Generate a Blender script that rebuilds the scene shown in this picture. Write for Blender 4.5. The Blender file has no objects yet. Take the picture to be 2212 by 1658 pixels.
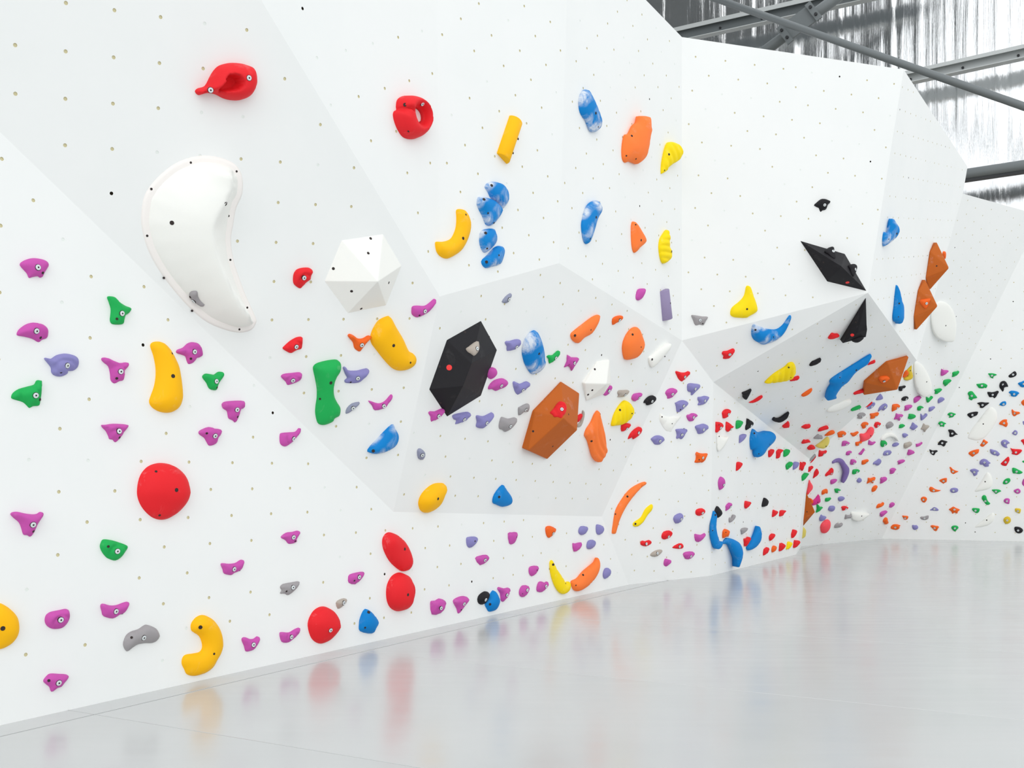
import bpy, bmesh, math, random
import numpy as np
from mathutils import Vector, Matrix
from mathutils.geometry import delaunay_2d_cdt
random.seed(7)
rng = np.random.default_rng(7)
scene = bpy.context.scene
COL = scene.collection

# ------------------------------------------------------------------ camera, light, exposure
F, CX, CY, CAMH = 2045.0, 1106.0, 1018.0, 1.0        # focal length and principal point in photo pixels, eye height in metres
cam_data = bpy.data.cameras.new('camera')
cam = bpy.data.objects.new('camera', cam_data); COL.objects.link(cam)
cam.location = (0, 0, CAMH); cam.rotation_euler = (math.pi/2, 0, 0)
cam_data.sensor_width = 36.0; cam_data.sensor_fit = 'HORIZONTAL'
cam_data.lens = 36.0*F/2212.0
cam_data.shift_y = (CY-829.0)/2212.0
cam_data.clip_end = 200
scene.camera = cam

world = bpy.data.worlds.new('overcast_daylight'); scene.world = world
world.use_nodes = True
bg = world.node_tree.nodes['Background']
bg.inputs['Color'].default_value = (0.955, 0.985, 1.0, 1); bg.inputs['Strength'].default_value = 1.17

sun_data = bpy.data.lights.new('soft_daylight', 'SUN')
sun_data.energy = 0.62; sun_data.angle = math.radians(60); sun_data.color = (1.0, 0.985, 0.96)
sun = bpy.data.objects.new('soft_daylight', sun_data); COL.objects.link(sun)
sun.rotation_euler = Vector((-0.16, 0.88, -0.40)).to_track_quat('-Z', 'Y').to_euler()

scene.view_settings.view_transform = 'Standard'; scene.view_settings.look = 'None'
scene.view_settings.gamma = 1.0; scene.view_settings.use_curve_mapping = False
scene.view_settings.exposure = 0.03

# ------------------------------------------------------------------ helpers
def srgb(r, g, b):
    f = lambda c: (c/255/12.92) if c/255 <= 0.04045 else ((c/255+0.055)/1.055)**2.4
    return (f(r), f(g), f(b), 1)

def new_mat(name):
    m = bpy.data.materials.new(name); m.use_nodes = True
    nt = m.node_tree
    return m, nt, nt.nodes['Principled BSDF']

def node(nt, kind, **kw):
    n = nt.nodes.new(kind)
    for k, v in kw.items():
        if k in n.inputs: n.inputs[k].default_value = v
        else: setattr(n, k, v)
    return n

def plain(name, col, rough=0.5, metal=0.0, spec=0.5):
    m, nt, p = new_mat(name)
    p.inputs['Base Color'].default_value = col; p.inputs['Roughness'].default_value = rough
    p.inputs['Metallic'].default_value = metal; p.inputs['Specular IOR Level'].default_value = spec
    return m

def mesh_obj(name, verts, faces, mats, parent=None, smooth=False, matidx=None):
    me = bpy.data.meshes.new(name)
    me.from_pydata([tuple(map(float, v)) for v in verts], [], faces)
    for m in (mats if isinstance(mats, (list, tuple)) else [mats]): me.materials.append(m)
    if matidx is not None: me.polygons.foreach_set('material_index', matidx)
    if smooth: me.polygons.foreach_set('use_smooth', [True]*len(me.polygons))
    me.update()
    o = bpy.data.objects.new(name, me); COL.objects.link(o)
    if parent: o.parent = parent
    return o

def empty(name, loc=(0, 0, 0)):
    o = bpy.data.objects.new(name, None); COL.objects.link(o)
    o.location = loc; o.empty_display_size = 0.05
    return o

def tag(o, label=None, cat=None, group=None, kind=None):
    if label: o['label'] = label
    if cat: o['category'] = cat
    if group: o['group'] = group
    if kind: o['kind'] = kind
    return o

CAM = np.array([0, 0, CAMH])
ray = lambda u, v: np.array([(u-CX)/F, 1.0, (CY-v)/F])
at = lambda u, v, Y: CAM + ray(u, v)*Y
onfloor = lambda u, v: at(u, v, F*CAMH/(v-CY))
def onplane(p, n, u, v):
    r = ray(u, v); return CAM + r*(((p-CAM) @ n)/(r @ n))
def unit(v): return v/np.linalg.norm(v)
def normal3(a, b, c):
    n = unit(np.cross(b-a, c-a)); return n if n @ (CAM-a) > 0 else -n
def to_px(P):
    d = P-CAM; return CX+F*d[0]/d[1], CY-F*d[2]/d[1]

# ------------------------------------------------------------------ materials of the setting
def wall_paint():
    m, nt, p = new_mat('white_wall_paint')
    tc = node(nt, 'ShaderNodeTexCoord')
    n1 = node(nt, 'ShaderNodeTexNoise', Scale=1.3, Detail=6.0, Roughness=0.6)
    n2 = node(nt, 'ShaderNodeTexNoise', Scale=240.0, Detail=3.0)
    r = node(nt, 'ShaderNodeValToRGB')
    r.color_ramp.elements[0].position = 0.3; r.color_ramp.elements[0].color = (0.855, 0.87, 0.86, 1)
    r.color_ramp.elements[1].position = 0.6; r.color_ramp.elements[1].color = (0.88, 0.89, 0.88, 1)
    b = node(nt, 'ShaderNodeBump', Strength=0.06, Distance=0.002)
    L = nt.links.new
    L(tc.outputs['Object'], n1.inputs['Vector']); L(tc.outputs['Object'], n2.inputs['Vector'])
    L(n1.outputs['Fac'], r.inputs['Fac']); L(r.outputs['Color'], p.inputs['Base Color'])
    L(n2.outputs['Fac'], b.inputs['Height']); L(b.outputs['Normal'], p.inputs['Normal'])
    p.inputs['Roughness'].default_value = 0.62; p.inputs['Specular IOR Level'].default_value = 0.3
    return m
MAT_WALL = wall_paint()
MAT_EDGE = plain('plywood_edge', srgb(196, 170, 128), 0.7)
MAT_NUT = plain('pale_brass_insert', srgb(214, 206, 168), 0.5)
MAT_PLUG = plain('painted_over_insert', srgb(232, 236, 232), 0.6)
MAT_DEEP = plain('open_dark_hole', srgb(60, 52, 36), 0.8)

def vinyl():
    m, nt, p = new_mat('grey_vinyl_mat')
    tc = node(nt, 'ShaderNodeTexCoord'); L = nt.links.new
    mp = node(nt, 'ShaderNodeMapping'); mp.inputs['Scale'].default_value = (0.7, 7.0, 1.0); mp.inputs['Rotation'].default_value = (0, 0, math.radians(20))
    n1 = node(nt, 'ShaderNodeTexNoise', Scale=1.8, Detail=3.0, Roughness=0.5)
    n2 = node(nt, 'ShaderNodeTexNoise', Scale=0.9, Detail=3.0)
    n3 = node(nt, 'ShaderNodeTexNoise', Scale=1.1, Detail=1.5)
    L(tc.outputs['Object'], mp.inputs['Vector']); L(mp.outputs['Vector'], n1.inputs['Vector'])
    L(tc.outputs['Object'], n2.inputs['Vector']); L(mp.outputs['Vector'], n3.inputs['Vector'])
    rc = node(nt, 'ShaderNodeValToRGB')
    rc.color_ramp.elements[0].position = 0.25; rc.color_ramp.elements[0].color = (0.515, 0.53, 0.53, 1)
    rc.color_ramp.elements[1].position = 0.75; rc.color_ramp.elements[1].color = (0.575, 0.585, 0.585, 1)
    L(n2.outputs['Fac'], rc.inputs['Fac']); L(rc.outputs['Color'], p.inputs['Base Color'])
    rr = node(nt, 'ShaderNodeMapRange'); rr.inputs[3].default_value = 0.10; rr.inputs[4].default_value = 0.28
    L(n1.outputs['Fac'], rr.inputs[0]); L(rr.outputs[0], p.inputs['Roughness'])
    b = node(nt, 'ShaderNodeBump', Strength=0.035, Distance=0.01)
    L(n3.outputs['Fac'], b.inputs['Height']); L(b.outputs['Normal'], p.inputs['Normal'])
    p.inputs['Specular IOR Level'].default_value = 0.6
    return m
MAT_MAT = vinyl()
MAT_GAP = plain('dark_joint', srgb(120, 122, 120), 0.9)

# ------------------------------------------------------------------ geometry of the wall facets (metres)
P0, P1, P2, P3, P4, P5, P6 = [onfloor(*q) for q in [(0, 1566), (1358, 1262), (1534, 1243), (1720, 1197), (1731, 1179), (1905, 1163), (2212, 1169)]]
dA = unit(P1-P0); nA = np.array([dA[1], -dA[0], 0.0])
V0, V1, V2 = [onplane(P0, nA, *q) for q in [(0, 285), (850, 1105), (1300, 1115)]]
e = unit(V2-V1)
nBay = nA-np.array([0, 0, 1.0])*math.tan(math.radians(17)); nBay = unit(nBay-e*(nBay @ e))
W1, W2, W3 = [onplane(V1, nBay, *q) for q in [(950, 640), (1208, 568), (1473, 735)]]
nU = normal3(V0, V1, W1)
V0x = V0+(V0-V1)*0.45
P0x = P0-dA*1.6
T45 = at(1473, 80, 7.8)
n4 = normal3(W2, W3, T45); T34 = onplane(W2, n4, 1230, -170)
n3 = normal3(W1, W2, T34); T23 = onplane(W1, n3, 942, -230)
T12 = onplane(V0, nU, 425, -230); T0x = onplane(V0, nU, -420, -230)
n5 = np.array([.237, -.959, -.153]); e5 = unit(T45-W3); n5 = unit(n5-e5*(n5 @ e5))
T56 = onplane(W3, n5, 1952, 150); W5 = onplane(W3, n5, 1875, 632)
nB = normal3(P1, P2, W3); M0 = onplane(P1, nB, 1541, 825)
nC = normal3(P2, P3, M0); Q = onplane(P2, nC, 1748, 990)
X1 = at(1980, 778, 12.5); nD = normal3(P4, P5, X1)
QD = onplane(P4, nD, 1748, 990); X2 = onplane(P4, nD, 2080, 418); X3 = onplane(P4, nD, 2212, 540); X3t = onplane(P4, nD, 2249, 465)
nG2 = normal3(M0, W5, Q); X1g = onplane(M0, nG2, 1980, 778)          # near end of the crease; X1 is its far end on the back wall
nF6 = normal3(T56, W5, X1g); X2g = onplane(T56, nF6, 2080, 418); X0 = onplane(T56, nF6, 2090, 360)
nE = normal3(P5, P6, X3)
P6x = P5+(P6-P5)*1.9; X4t = onplane(P5, nE, 2560, 480)

def homography(g, p):
    A = []
    for (a, b), (u, v) in zip(g, p):
        A.append([a, b, 1, 0, 0, 0, -u*a, -u*b, -u]); A.append([0, 0, 0, a, b, 1, -v*a, -v*b, -v])
    return np.linalg.svd(np.array(A, float))[2][-1].reshape(3, 3)
def frac(pts, off, s=3.685): return [(x/s+off[0], y/s+off[1]) for x, y in pts]
diag = lambda l: [((X+Z)/2, (X-Z)/2) for X, Z in l]
skewed = lambda l: [(X, (X-Z)/2) for X, Z in l]
# bolt-hole lattices of the panels, measured on the panels
LAT = {
 'A': (diag([(-5,0),(-1,0),(1,0),(3,0),(5,0),(-4,-1),(-2,-1),(2,-1),(4,-1),(-1,-2),(1,-2),(3,-2),(5,-2),(-4,1),(0,1),(4,1),(-4,-3),(0,-3),(2,-3),(4,-3),(0,-5),(2,-5),(4,-5)]),
   [(62,993.5),(305,995),(408,999),(503,1000),(587,1000),(127.5,1061),(247,1060.5),(455,1057),(544,1054),(302,1121.6),(407,1117.5),(501,1115),(585,1108),(130,925),(358,936),(547,943.5),(125,1197),(356,1181),(453,1174.5),(544,1165.5),(353,1304),(450.5,1290),(541,1278.5)], (0.5, 0.5)),
 'U1': ([(0,0),(0,-1),(0,-2),(0,-3),(1,0),(1,-1),(1,-2),(-1,-1),(-1,-2),(2,-1),(3,0),(2,0)],
   [(143,7),(142,113),(140.6,214),(140.6,313.5),(246,20),(245.6,124),(244,223),(33,97),(33,202),(345,136),(442,52),(347,37)], (0, 0)),
 'F4': (skewed([(1,0),(3,0),(5,0),(0,-1),(2,-1),(4,-1),(1,-2),(3,-2),(0,-3),(2,-3),(4,-3),(-1,-4),(1,-4),(3,-4),(5,-4),(0,-5),(2,-5),(-1,-6),(1,-6),(3,-6),(5,-6),(0,-7),(2,-7),(4,-7)]),
   frac([(648,67),(862,93),(1057,117),(560,172),(785,190),(985,205),(702,283),(910,298),(617,385),(835,392),(1030,403),(530,492),(756,495),(955,497),(1140,510),(673,592),(883,600),(588,700),(807,700),(1004,690),(1183,695),(727,800),(932,797),(1114,793)], (1100, 0)), (0, 0.5)),
 'F5': (diag([(0,0),(2,0),(4,0),(-1,-1),(1,-1),(3,-1),(0,-2),(2,-2),(4,-2),(1,-3),(3,-3),(0,-4),(2,-4),(4,-4),(3,-5),(2,-6),(4,-6),(3,-7),(5,-7)]),
   frac([(1720,487),(1955,518),(2185,548),(1590,600),(1823,634),(2052,662),(1692,752),(1922,780),(2150,810),(1792,897),(2022,927),(1662,1018),(1895,1042),(2126,1070),(1995,1187),(1870,1303),(2095,1328),(1968,1442),(2188,1467)], (1100, 0)), (0, 0)),
 'F3': (skewed([(0,0),(2,0),(-1,-1),(1,-1),(0,-2),(2,-2),(-1,-3),(1,-3),(-2,-4),(0,-4),(-1,-5),(1,-5),(-2,-6),(0,-6),(-3,-7),(-1,-7)]),
   frac([(1748,30),(2113,48),(1604,150),(1982,165),(1848,280),(2196,290),(1708,405),(2073,402),(1568,535),(1943,523),(1813,650),(2162,632),(1675,780),(2040,762),(1532,918),(1910,885)], (560, 0)), (0, 0)),
 'bay': (diag([(0,0),(4,0),(6,0),(1,-1),(3,-1),(5,-1),(0,-2),(4,-2),(3,-3),(5,-3)]),
   frac([(1443,520),(1820,563),(1990,582),(1482,685),(1672,702),(1852,715),(1320,832),(1710,853),(1560,995),(1742,1000)], (560, 800)), (0, 0)),
}
SURF = []      # (triangle corners, normal) of every wall panel, for mounting things
def frame_of(p, n):
    up = np.array([0, 0, 1.0]); ey = unit(up-n*(up @ n)); ex = np.cross(ey, n)
    return ex, ey
def inside(poly, pts):
    poly = np.asarray(poly); pts = np.atleast_2d(pts); res = np.zeros(len(pts), bool)
    j = len(poly)-1
    for i in range(len(poly)):
        xi, yi = poly[i]; xj, yj = poly[j]
        c = ((yi > pts[:, 1]) != (yj > pts[:, 1]))
        with np.errstate(divide='ignore', invalid='ignore'):
            c &= pts[:, 0] < (xj-xi)*(pts[:, 1]-yi)/(yj-yi)+xi
        res ^= c; j = i
    return res
def edge_dist(polys, pts):
    pts = np.atleast_2d(pts); best = np.full(len(pts), 1e9)
    for poly in polys:
        a = np.asarray(poly); b = np.roll(a, -1, 0); ab = b-a
        ap = pts[:, None, :]-a[None]
        t = np.clip((ap*ab[None]).sum(2)/np.maximum((ab*ab).sum(1), 1e-12)[None], 0, 1)
        d = np.linalg.norm(ap-t[..., None]*ab[None], axis=2).min(1)
        best = np.minimum(best, d)
    return best

def make_panel(wall, poly, lattice=None, spacing=0.185, twist=0.4, hole_r=0.0080, mountable=True):
    poly = [np.asarray(p, float) for p in poly]
    n = normal3(poly[0], poly[1], poly[2]); o = sum(poly)/len(poly)
    ex, ey = frame_of(o, n)
    p2 = np.array([[(p-o) @ ex, (p-o) @ ey] for p in poly])
    area2 = sum(p2[i-1][0]*p2[i][1]-p2[i][0]*p2[i-1][1] for i in range(len(p2)))
    if area2 < 0: p2 = p2[::-1]; poly = poly[::-1]
    cand = []
    if not mountable: cand = [[1e3, 1e3]]
    elif lattice:
        g, px, (ou, ov) = LAT[lattice]
        H = homography(g, px)
        for i in range(-40, 41):
            for j in range(-40, 41):
                w = H @ np.array([i+ou, j+ov, 1.0])
                if w[2]*H[2, 2] <= 0: continue
                u, v = w[0]/w[2], w[1]/w[2]
                if not (-400 < u < 2600 and -400 < v < 1700): continue
                P = onplane(o, n, u, v); cand.append([(P-o) @ ex, (P-o) @ ey])
    else:
        R = np.abs(p2).max()*1.5; k = int(R/spacing)+1; c, s = math.cos(twist), math.sin(twist)
        for i in range(-k, k+1):
            for j in range(-k, k+1): cand.append([spacing*(i*c-j*s), spacing*(i*s+j*c)])
    cand = np.array(cand)
    ok = inside(p2, cand) & (edge_dist([p2], cand) > 0.03)
    cand = [c for c, k in zip(cand, ok) if k and rng.random() > 0.04]
    NS = 8
    verts = [Vector(p) for p in p2]; edges = [(i, (i+1) % len(p2)) for i in range(len(p2))]
    for c in cand:
        b = len(verts)
        for k in range(NS):
            a = 2*math.pi*k/NS; verts.append(Vector((c[0]+hole_r*math.cos(a), c[1]+hole_r*math.sin(a))))
        edges += [(b+k, b+(k+1) % NS) for k in range(NS)]
    vo, _, fo, _, _, _ = delaunay_2d_cdt(verts, edges, [], 0, 1e-6)
    vo = np.array([tuple(v) for v in vo])
    cen = np.array([vo[list(f)].mean(0) for f in fo])
    keep = inside(p2, cen)
    if cand:
        hc = np.array(cand)
        dmin = np.array([np.min(np.hypot(hc[:, 0]-q[0], hc[:, 1]-q[1])) for q in cen])
        keep &= dmin > hole_r*0.85
    T = 0.018
    V = [o+v[0]*ex+v[1]*ey for v in vo]; nb = len(V)
    faces = [tuple(f) for f, k in zip(fo, keep) if k]
    idx = [0]*len(faces)
    # back and rim
    for p in poly: V.append(np.asarray(p))
    for p in poly: V.append(np.asarray(p)-n*T)
    m = len(poly)
    for i in range(m):
        j = (i+1) % m; faces.append((nb+i, nb+m+i, nb+m+j, nb+j)); idx.append(1)
    faces.append(tuple(nb+m+i for i in range(m))[::-1]); idx.append(1)
    panel = mesh_obj('panel', V, faces, [MAT_WALL, MAT_EDGE], wall, matidx=idx)
    # triangles front for mounting
    for i in (range(1, m-1) if mountable else ()): SURF.append((poly[0], poly[i], poly[i+1], n))
    if cand:
        HV, HF, HI = [], [], []
        for c in cand:
            r = rng.random(); kind = 0 if r < 0.76 else (1 if r < 0.975 else 2)
            depth = (0.0035, 0.0015, 0.012)[kind]; b = len(HV)
            for z in (0.0, -depth):
                for k in range(NS):
                    a = 2*math.pi*k/NS
                    HV.append(o+(c[0]+hole_r*math.cos(a))*ex+(c[1]+hole_r*math.sin(a))*ey+n*z)
            for k in range(NS):
                j = (k+1) % NS; HF.append((b+k, b+j, b+NS+j, b+NS+k)); HI.append(kind)
            HF.append(tuple(b+NS+k for k in range(NS))); HI.append(kind)
        h = mesh_obj('bolt_holes', HV, HF, [MAT_NUT, MAT_PLUG, MAT_DEEP], panel, matidx=HI)
        tag(h, kind='stuff')
    return panel

wall_left = tag(empty('wall_left', tuple(P0)), kind='structure')
wall_centre = tag(empty('wall_centre', tuple(P1)), kind='structure')
wall_back = tag(empty('wall_back', tuple(P3)), kind='structure')
wall_right = tag(empty('wall_right', tuple(P5)), kind='structure')
for w in (wall_left, wall_centre, wall_back, wall_right): w.location = (0, 0, 0)
make_panel(wall_left, [V0x, V1, V2, P1, P0x], 'A')
make_panel(wall_left, [V0x, V1, W1, T12, T0x], 'U1')
make_panel(wall_left, [W1, T12, T23], spacing=0.22, twist=0.5)
make_panel(wall_left, [W1, T23, T34, W2], 'F3')
make_panel(wall_left, [W2, T34, T45, W3], 'F4')
make_panel(wall_left, [V1, W1, W2, W3, V2], 'bay')
make_panel(wall_centre, [W3, V2, P1], twist=0.7)
make_panel(wall_centre, [W3, P1, P2, M0], twist=0.7)
make_panel(wall_centre, [M0, Q, P3, P2], twist=0.78)
make_panel(wall_centre, [W3, T45, T56, W5], 'F5')
make_panel(wall_centre, [W3, W5, M0], twist=0.3)
make_panel(wall_centre, [M0, W5, X1g, Q], twist=0.3)
make_panel(wall_centre, [T56, W5, X1g, X2g, X0], twist=0.2)
make_panel(wall_centre, [X1g, X1, QD, Q], mountable=False)
make_panel(wall_centre, [X1g, X2g, X2, X1], mountable=False)
make_panel(wall_centre, [Q, QD, P4], twist=0.2)
make_panel(wall_centre, [Q, P4, P3], twist=0.2)
make_panel(wall_back, [QD, P4, P5, X3t, X2, X1], twist=0.6)
make_panel(wall_right, [P5, P6x, X4t, X3t], twist=0.78)

# ------------------------------------------------------------------ floor of padded mats
floor = mesh_obj('floor', [(-14, -6, -0.30), (22, -6, -0.30), (22, 24, -0.30), (-14, 24, -0.30), (-14, -6, -0.012), (22, -6, -0.012), (22, 24, -0.012), (-14, 24, -0.012)],
    [(3, 2, 1, 0), (4, 5, 6, 7), (0, 1, 5, 4), (1, 2, 6, 5), (2, 3, 7, 6), (3, 0, 4, 7)], MAT_GAP)
tag(floor, kind='structure')
dCr = unit(np.array([4106.0, -2045.0, 0.0]))            # direction of the cross joints
seam0 = onfloor(203, 1542); MW, ML, G = 1.62, 10.5, 0.002
def slab_mesh(name, a, b, h=0.012, bev=0.0025):
    """parallelogram slab spanned by vectors a and b, top at z=0 with a small chamfer"""
    c = [np.zeros(3), a, a+b, b]; m = sum(c)/4
    ring = lambda k, z: [tuple((m+(p-m)*k+np.array([0, 0, z]))) for p in c]
    k0 = 1-G/np.linalg.norm(a); k1 = k0-2*bev/np.linalg.norm(a)
    V = ring(k0, -h)+ring(k0, -bev*0.4)+ring(k1, 0.0)
    Fc = [(8, 9, 10, 11)]
    for r in (0, 4):
        for i in range(4): j = (i+1) % 4; Fc.append((r+i, r+j, r+4+j, r+4+i))
    if np.cross(a, b)[2] < 0: Fc = [f[::-1] for f in Fc]
    me = bpy.data.meshes.new(name); me.from_pydata(V, [], Fc); me.materials.append(MAT_MAT); me.update()
    return me
mat_me = slab_mesh('mat', dA*MW, dCr*ML)
strip_me = slab_mesh('mat_strip', dA*MW, -dCr*0.5)
for i in range(-4, 12):
    base = seam0+dA*MW*i
    o = bpy.data.objects.new('mat_strip', strip_me); COL.objects.link(o); o.parent = floor; o.location = tuple(base)
    for j in range(0, 1):
        p = base+dCr*ML*j; c = p+dA*MW/2+dCr*ML/2
        o = bpy.data.objects.new('mat', mat_me); COL.objects.link(o); o.parent = floor; o.location = tuple(p)

# ------------------------------------------------------------------ hall behind the climbing wall: ribbed foil cladding, steel girts and tubes
def foil():
    m, nt, p = new_mat('crinkled_silver_foil')
    tc = node(nt, 'ShaderNodeTexCoord'); L = nt.links.new
    mp = node(nt, 'ShaderNodeMapping'); mp.inputs['Scale'].default_value = (9.0, 9.0, 0.45)
    n1 = node(nt, 'ShaderNodeTexNoise', Scale=1.6, Detail=5.0, Roughness=0.6)
    b = node(nt, 'ShaderNodeBump', Strength=0.40, Distance=0.03)
    L(tc.outputs['Object'], mp.inputs['Vector']); L(mp.outputs['Vector'], n1.inputs['Vector'])
    L(n1.outputs['Fac'], b.inputs['Height']); L(b.outputs['Normal'], p.inputs['Normal'])
    p.inputs['Base Color'].default_value = (0.93, 0.94, 0.95, 1); p.inputs['Metallic'].default_value = 1.0
    p.inputs['Roughness'].default_value = 0.14
    return m
MAT_FOIL = foil()
MAT_STEEL = plain('grey_painted_steel', srgb(112, 118, 120), 0.45)
MAT_STEEL_L = plain('galvanised_steel', srgb(190, 194, 194), 0.45, 0.1)
MAT_BLACK = plain('black_bolt', srgb(40, 42, 45), 0.5)
nF = unit(np.array([-0.576, -0.82, 0.0])); dF = np.array([0.82, -0.576, 0.0]); cF = 16.97
pF = -nF*cF
def on_foil(u, v, off=0.0): return onplane(pF+nF*off, nF, u, v)
def foil_wall():
    a = on_foil(500, 300); b = on_foil(2700, 300)
    Lw = (b-a) @ dF; zs = np.linspace(0.0, 13.0, 14)
    xs, x = [], 0.0
    while x < Lw: xs.append(x); x += random.uniform(0.03, 0.075)
    V, Fc = [], []
    amp = [random.choice((0.006, 0.012, 0.02, 0.045)) * random.uniform(0.4, 1.0) * (1 if i % 2 else -1) for i in range(len(xs))]
    for zi, z in enumerate(zs):
        for i, x in enumerate(xs):
            p = np.array([a[0], a[1], 0])+dF*(x+random.uniform(-0.006, 0.006))+nF*(amp[i]+random.uniform(-0.004, 0.004)); V.append((p[0], p[1], z))
    m = len(xs)
    for r in range(len(zs)-1):
        for i in range(m-1): Fc.append((r*m+i, r*m+i+1, (r+1)*m+i+1, (r+1)*m+i))
    o = mesh_obj('wall_hall', V, Fc, MAT_FOIL, smooth=True)
    return tag(o, kind='structure')
foil_wall()
def tube(name, p, q, r, mat, parent=None, seg=20):
    p, q = np.asarray(p), np.asarray(q); d = unit(q-p); s = unit(np.cross(d, [0.3, 0.2, 1])); t = np.cross(d, s)
    V = [e+r*(math.cos(2*math.pi*k/seg)*s+math.sin(2*math.pi*k/seg)*t) for e in (p, q) for k in range(seg)]
    Fc = [(k, (k+1) % seg, seg+(k+1) % seg, seg+k) for k in range(seg)]+[tuple(range(seg))[::-1], tuple(range(seg, 2*seg))]
    return mesh_obj(name, V, Fc, mat, parent, smooth=False) if False else smooth_tube(name, V, Fc, mat, parent, seg)
def smooth_tube(name, V, Fc, mat, parent, seg):
    o = mesh_obj(name, V, Fc, mat, parent)
    for i in range(seg): o.data.polygons[i].use_smooth = True
    return o
def channel(name, p, q, h, depth, label, web=None):
    """C-section girt running from p to q (top edge), h high, open side to the hall"""
    root = tag(empty(name), label, 'girt', 'steel girts of the hall')
    p, q = np.asarray(p), np.asarray(q); z = np.array([0, 0, 1.0]); t = 0.012
    def bar(nm, a0, z0, z1, mat):
        V = []
        for e in (p, q):
            for (aa, zz) in ((a0[0], z0), (a0[1], z0), (a0[1], z1), (a0[0], z1)): V.append(e+nF*aa+z*zz)
        Fc = [(0, 1, 2, 3)[::-1], (4, 5, 6, 7)]+[(i, (i+1) % 4, 4+(i+1) % 4, 4+i) for i in range(4)]
        mesh_obj(nm, V, Fc, mat, root)
    bar('top_flange', (0, depth), -t, 0, MAT_STEEL_L); bar('bottom_flange', (0, depth), -h, -h+t, MAT_STEEL_L)
    bar('web', (0, t), -h+t, -t, web or MAT_STEEL); bar('lip', (depth-t, depth), -0.30*h, -t, MAT_STEEL_L)
    n = int(np.linalg.norm(q-p)/0.75)
    for i in range(1, n):
        e = p+(q-p)*i/n
        tube('bolt', e+nF*t-z*h*0.55, e+nF*(t+0.02)-z*h*0.55, 0.02, MAT_BLACK, root, 8)
    return root
def foil_line(u0, v0, u1, v1, off, ext=0.6):
    a, b = on_foil(u0, v0, off), on_foil(u1, v1, off); d = unit(b-a); return a-d*ext, b+d*ext
p, q = foil_line(1462, 66, 1752, 0, 0.45, 1.5); channel('steel_girt', p, q, 0.26, 0.14, 'grey C-section girt passing behind the top of the white corner')
p, q = foil_line(1957, 160, 2212, 103, 0.45, 1.5); channel('steel_girt', p, q, 0.20, 0.14, 'light grey C-section girt below the long diagonal tube', MAT_STEEL_L)
p, q = foil_line(1560, 2, 2212, 230, 1.6, 2.0)
dt = tag(empty('steel_tube'), 'long grey round steel tube running diagonally across the foil', 'tube')
tube('pipe', p, q, 0.056, MAT_STEEL, dt)
p, q = foil_line(2092, 376, 2212, 358, 0.7, 2.0)
dt = tag(empty('steel_tube'), 'short grey steel tube beside the far wall corner with a dark lower flange', 'tube')
tube('pipe', p, q, 0.088, MAT_STEEL, dt)
def flange_strip():
    z = np.array([0, 0, 1.0]); V = [e+nF*a-z*h for e in (p, q) for a, h in ((-0.03, 0.085), (0.05, 0.085), (0.05, 0.12), (-0.03, 0.12))]
    mesh_obj('flange', V, [(3, 2, 1, 0), (4, 5, 6, 7)]+[(i, (i+1) % 4, 4+(i+1) % 4, 4+i) for i in range(4)], MAT_BLACK, dt)
flange_strip()
# diagonal brace with its bolted gusset plate
p, q = foil_line(1655, 108, 1812, -8, 1.1, 1.2)
br = tag(empty('steel_brace'), 'grey diagonal brace with bolted gusset plate crossing behind the long tube', 'brace')
tube('pipe', p, q, 0.092, MAT_STEEL, br)
def plate(cu, cv, du, dv, wu, wv, off, name):
    c = on_foil(cu, cv, off); a = on_foil(cu+du, cv+dv, off)-c; b = on_foil(cu+wu, cv+wv, off)-c
    V = [c+sa*a+sb*b+nF*t for t in (0, 0.03) for sa, sb in ((-1, -1), (1, -1), (1, 1), (-1, 1))]
    g = mesh_obj(name, V, [(3, 2, 1, 0), (4, 5, 6, 7)]+[(i, (i+1) % 4, 4+(i+1) % 4, 4+i) for i in range(4)], MAT_STEEL, br)
    return g, c, a, b
g, c, a, b = plate(1727, 50, 28, -21, 11, 15, 1.22, 'gusset_plate')
for sgn in (-1, 1):
    g2, c2, a2, b2 = plate(1727+sgn*31, 50-sgn*25, 6, -5, 13, 17, 1.28, 'end_plate')
    for s2 in (-0.45, 0.45):
        bb = c2+b2*s2; tube('bolt', bb+nF*0.03, bb+nF*0.06, 0.026, MAT_BLACK, g2, 8)
# unseen deck added above the far bay to darken the foil's reflection
MAT_DECK = plain('dark_reflection_deck', srgb(118, 122, 124), 0.7)
def reflection_deck():
    n = 40; V, Fc = [], []
    for i in range(n+1):
        x = -9+10.2*i/n
        for y in (11.0, 19.5):
            V.append((x, y, 12.0+(0.06 if i % 2 else 0)))
    for i in range(n+1):
        x = -9+10.2*i/n
        for y in (11.0, 19.5): V.append((x, y, 12.2))
    m = 2*(n+1)
    for i in range(n): Fc.append((2*i, 2*i+1, 2*i+3, 2*i+2)); Fc.append((m+2*i, m+2*i+2, m+2*i+3, m+2*i+1))
    o = mesh_obj('added_reflection_deck', V, Fc, MAT_DECK); tag(o, kind='structure')
reflection_deck()
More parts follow.
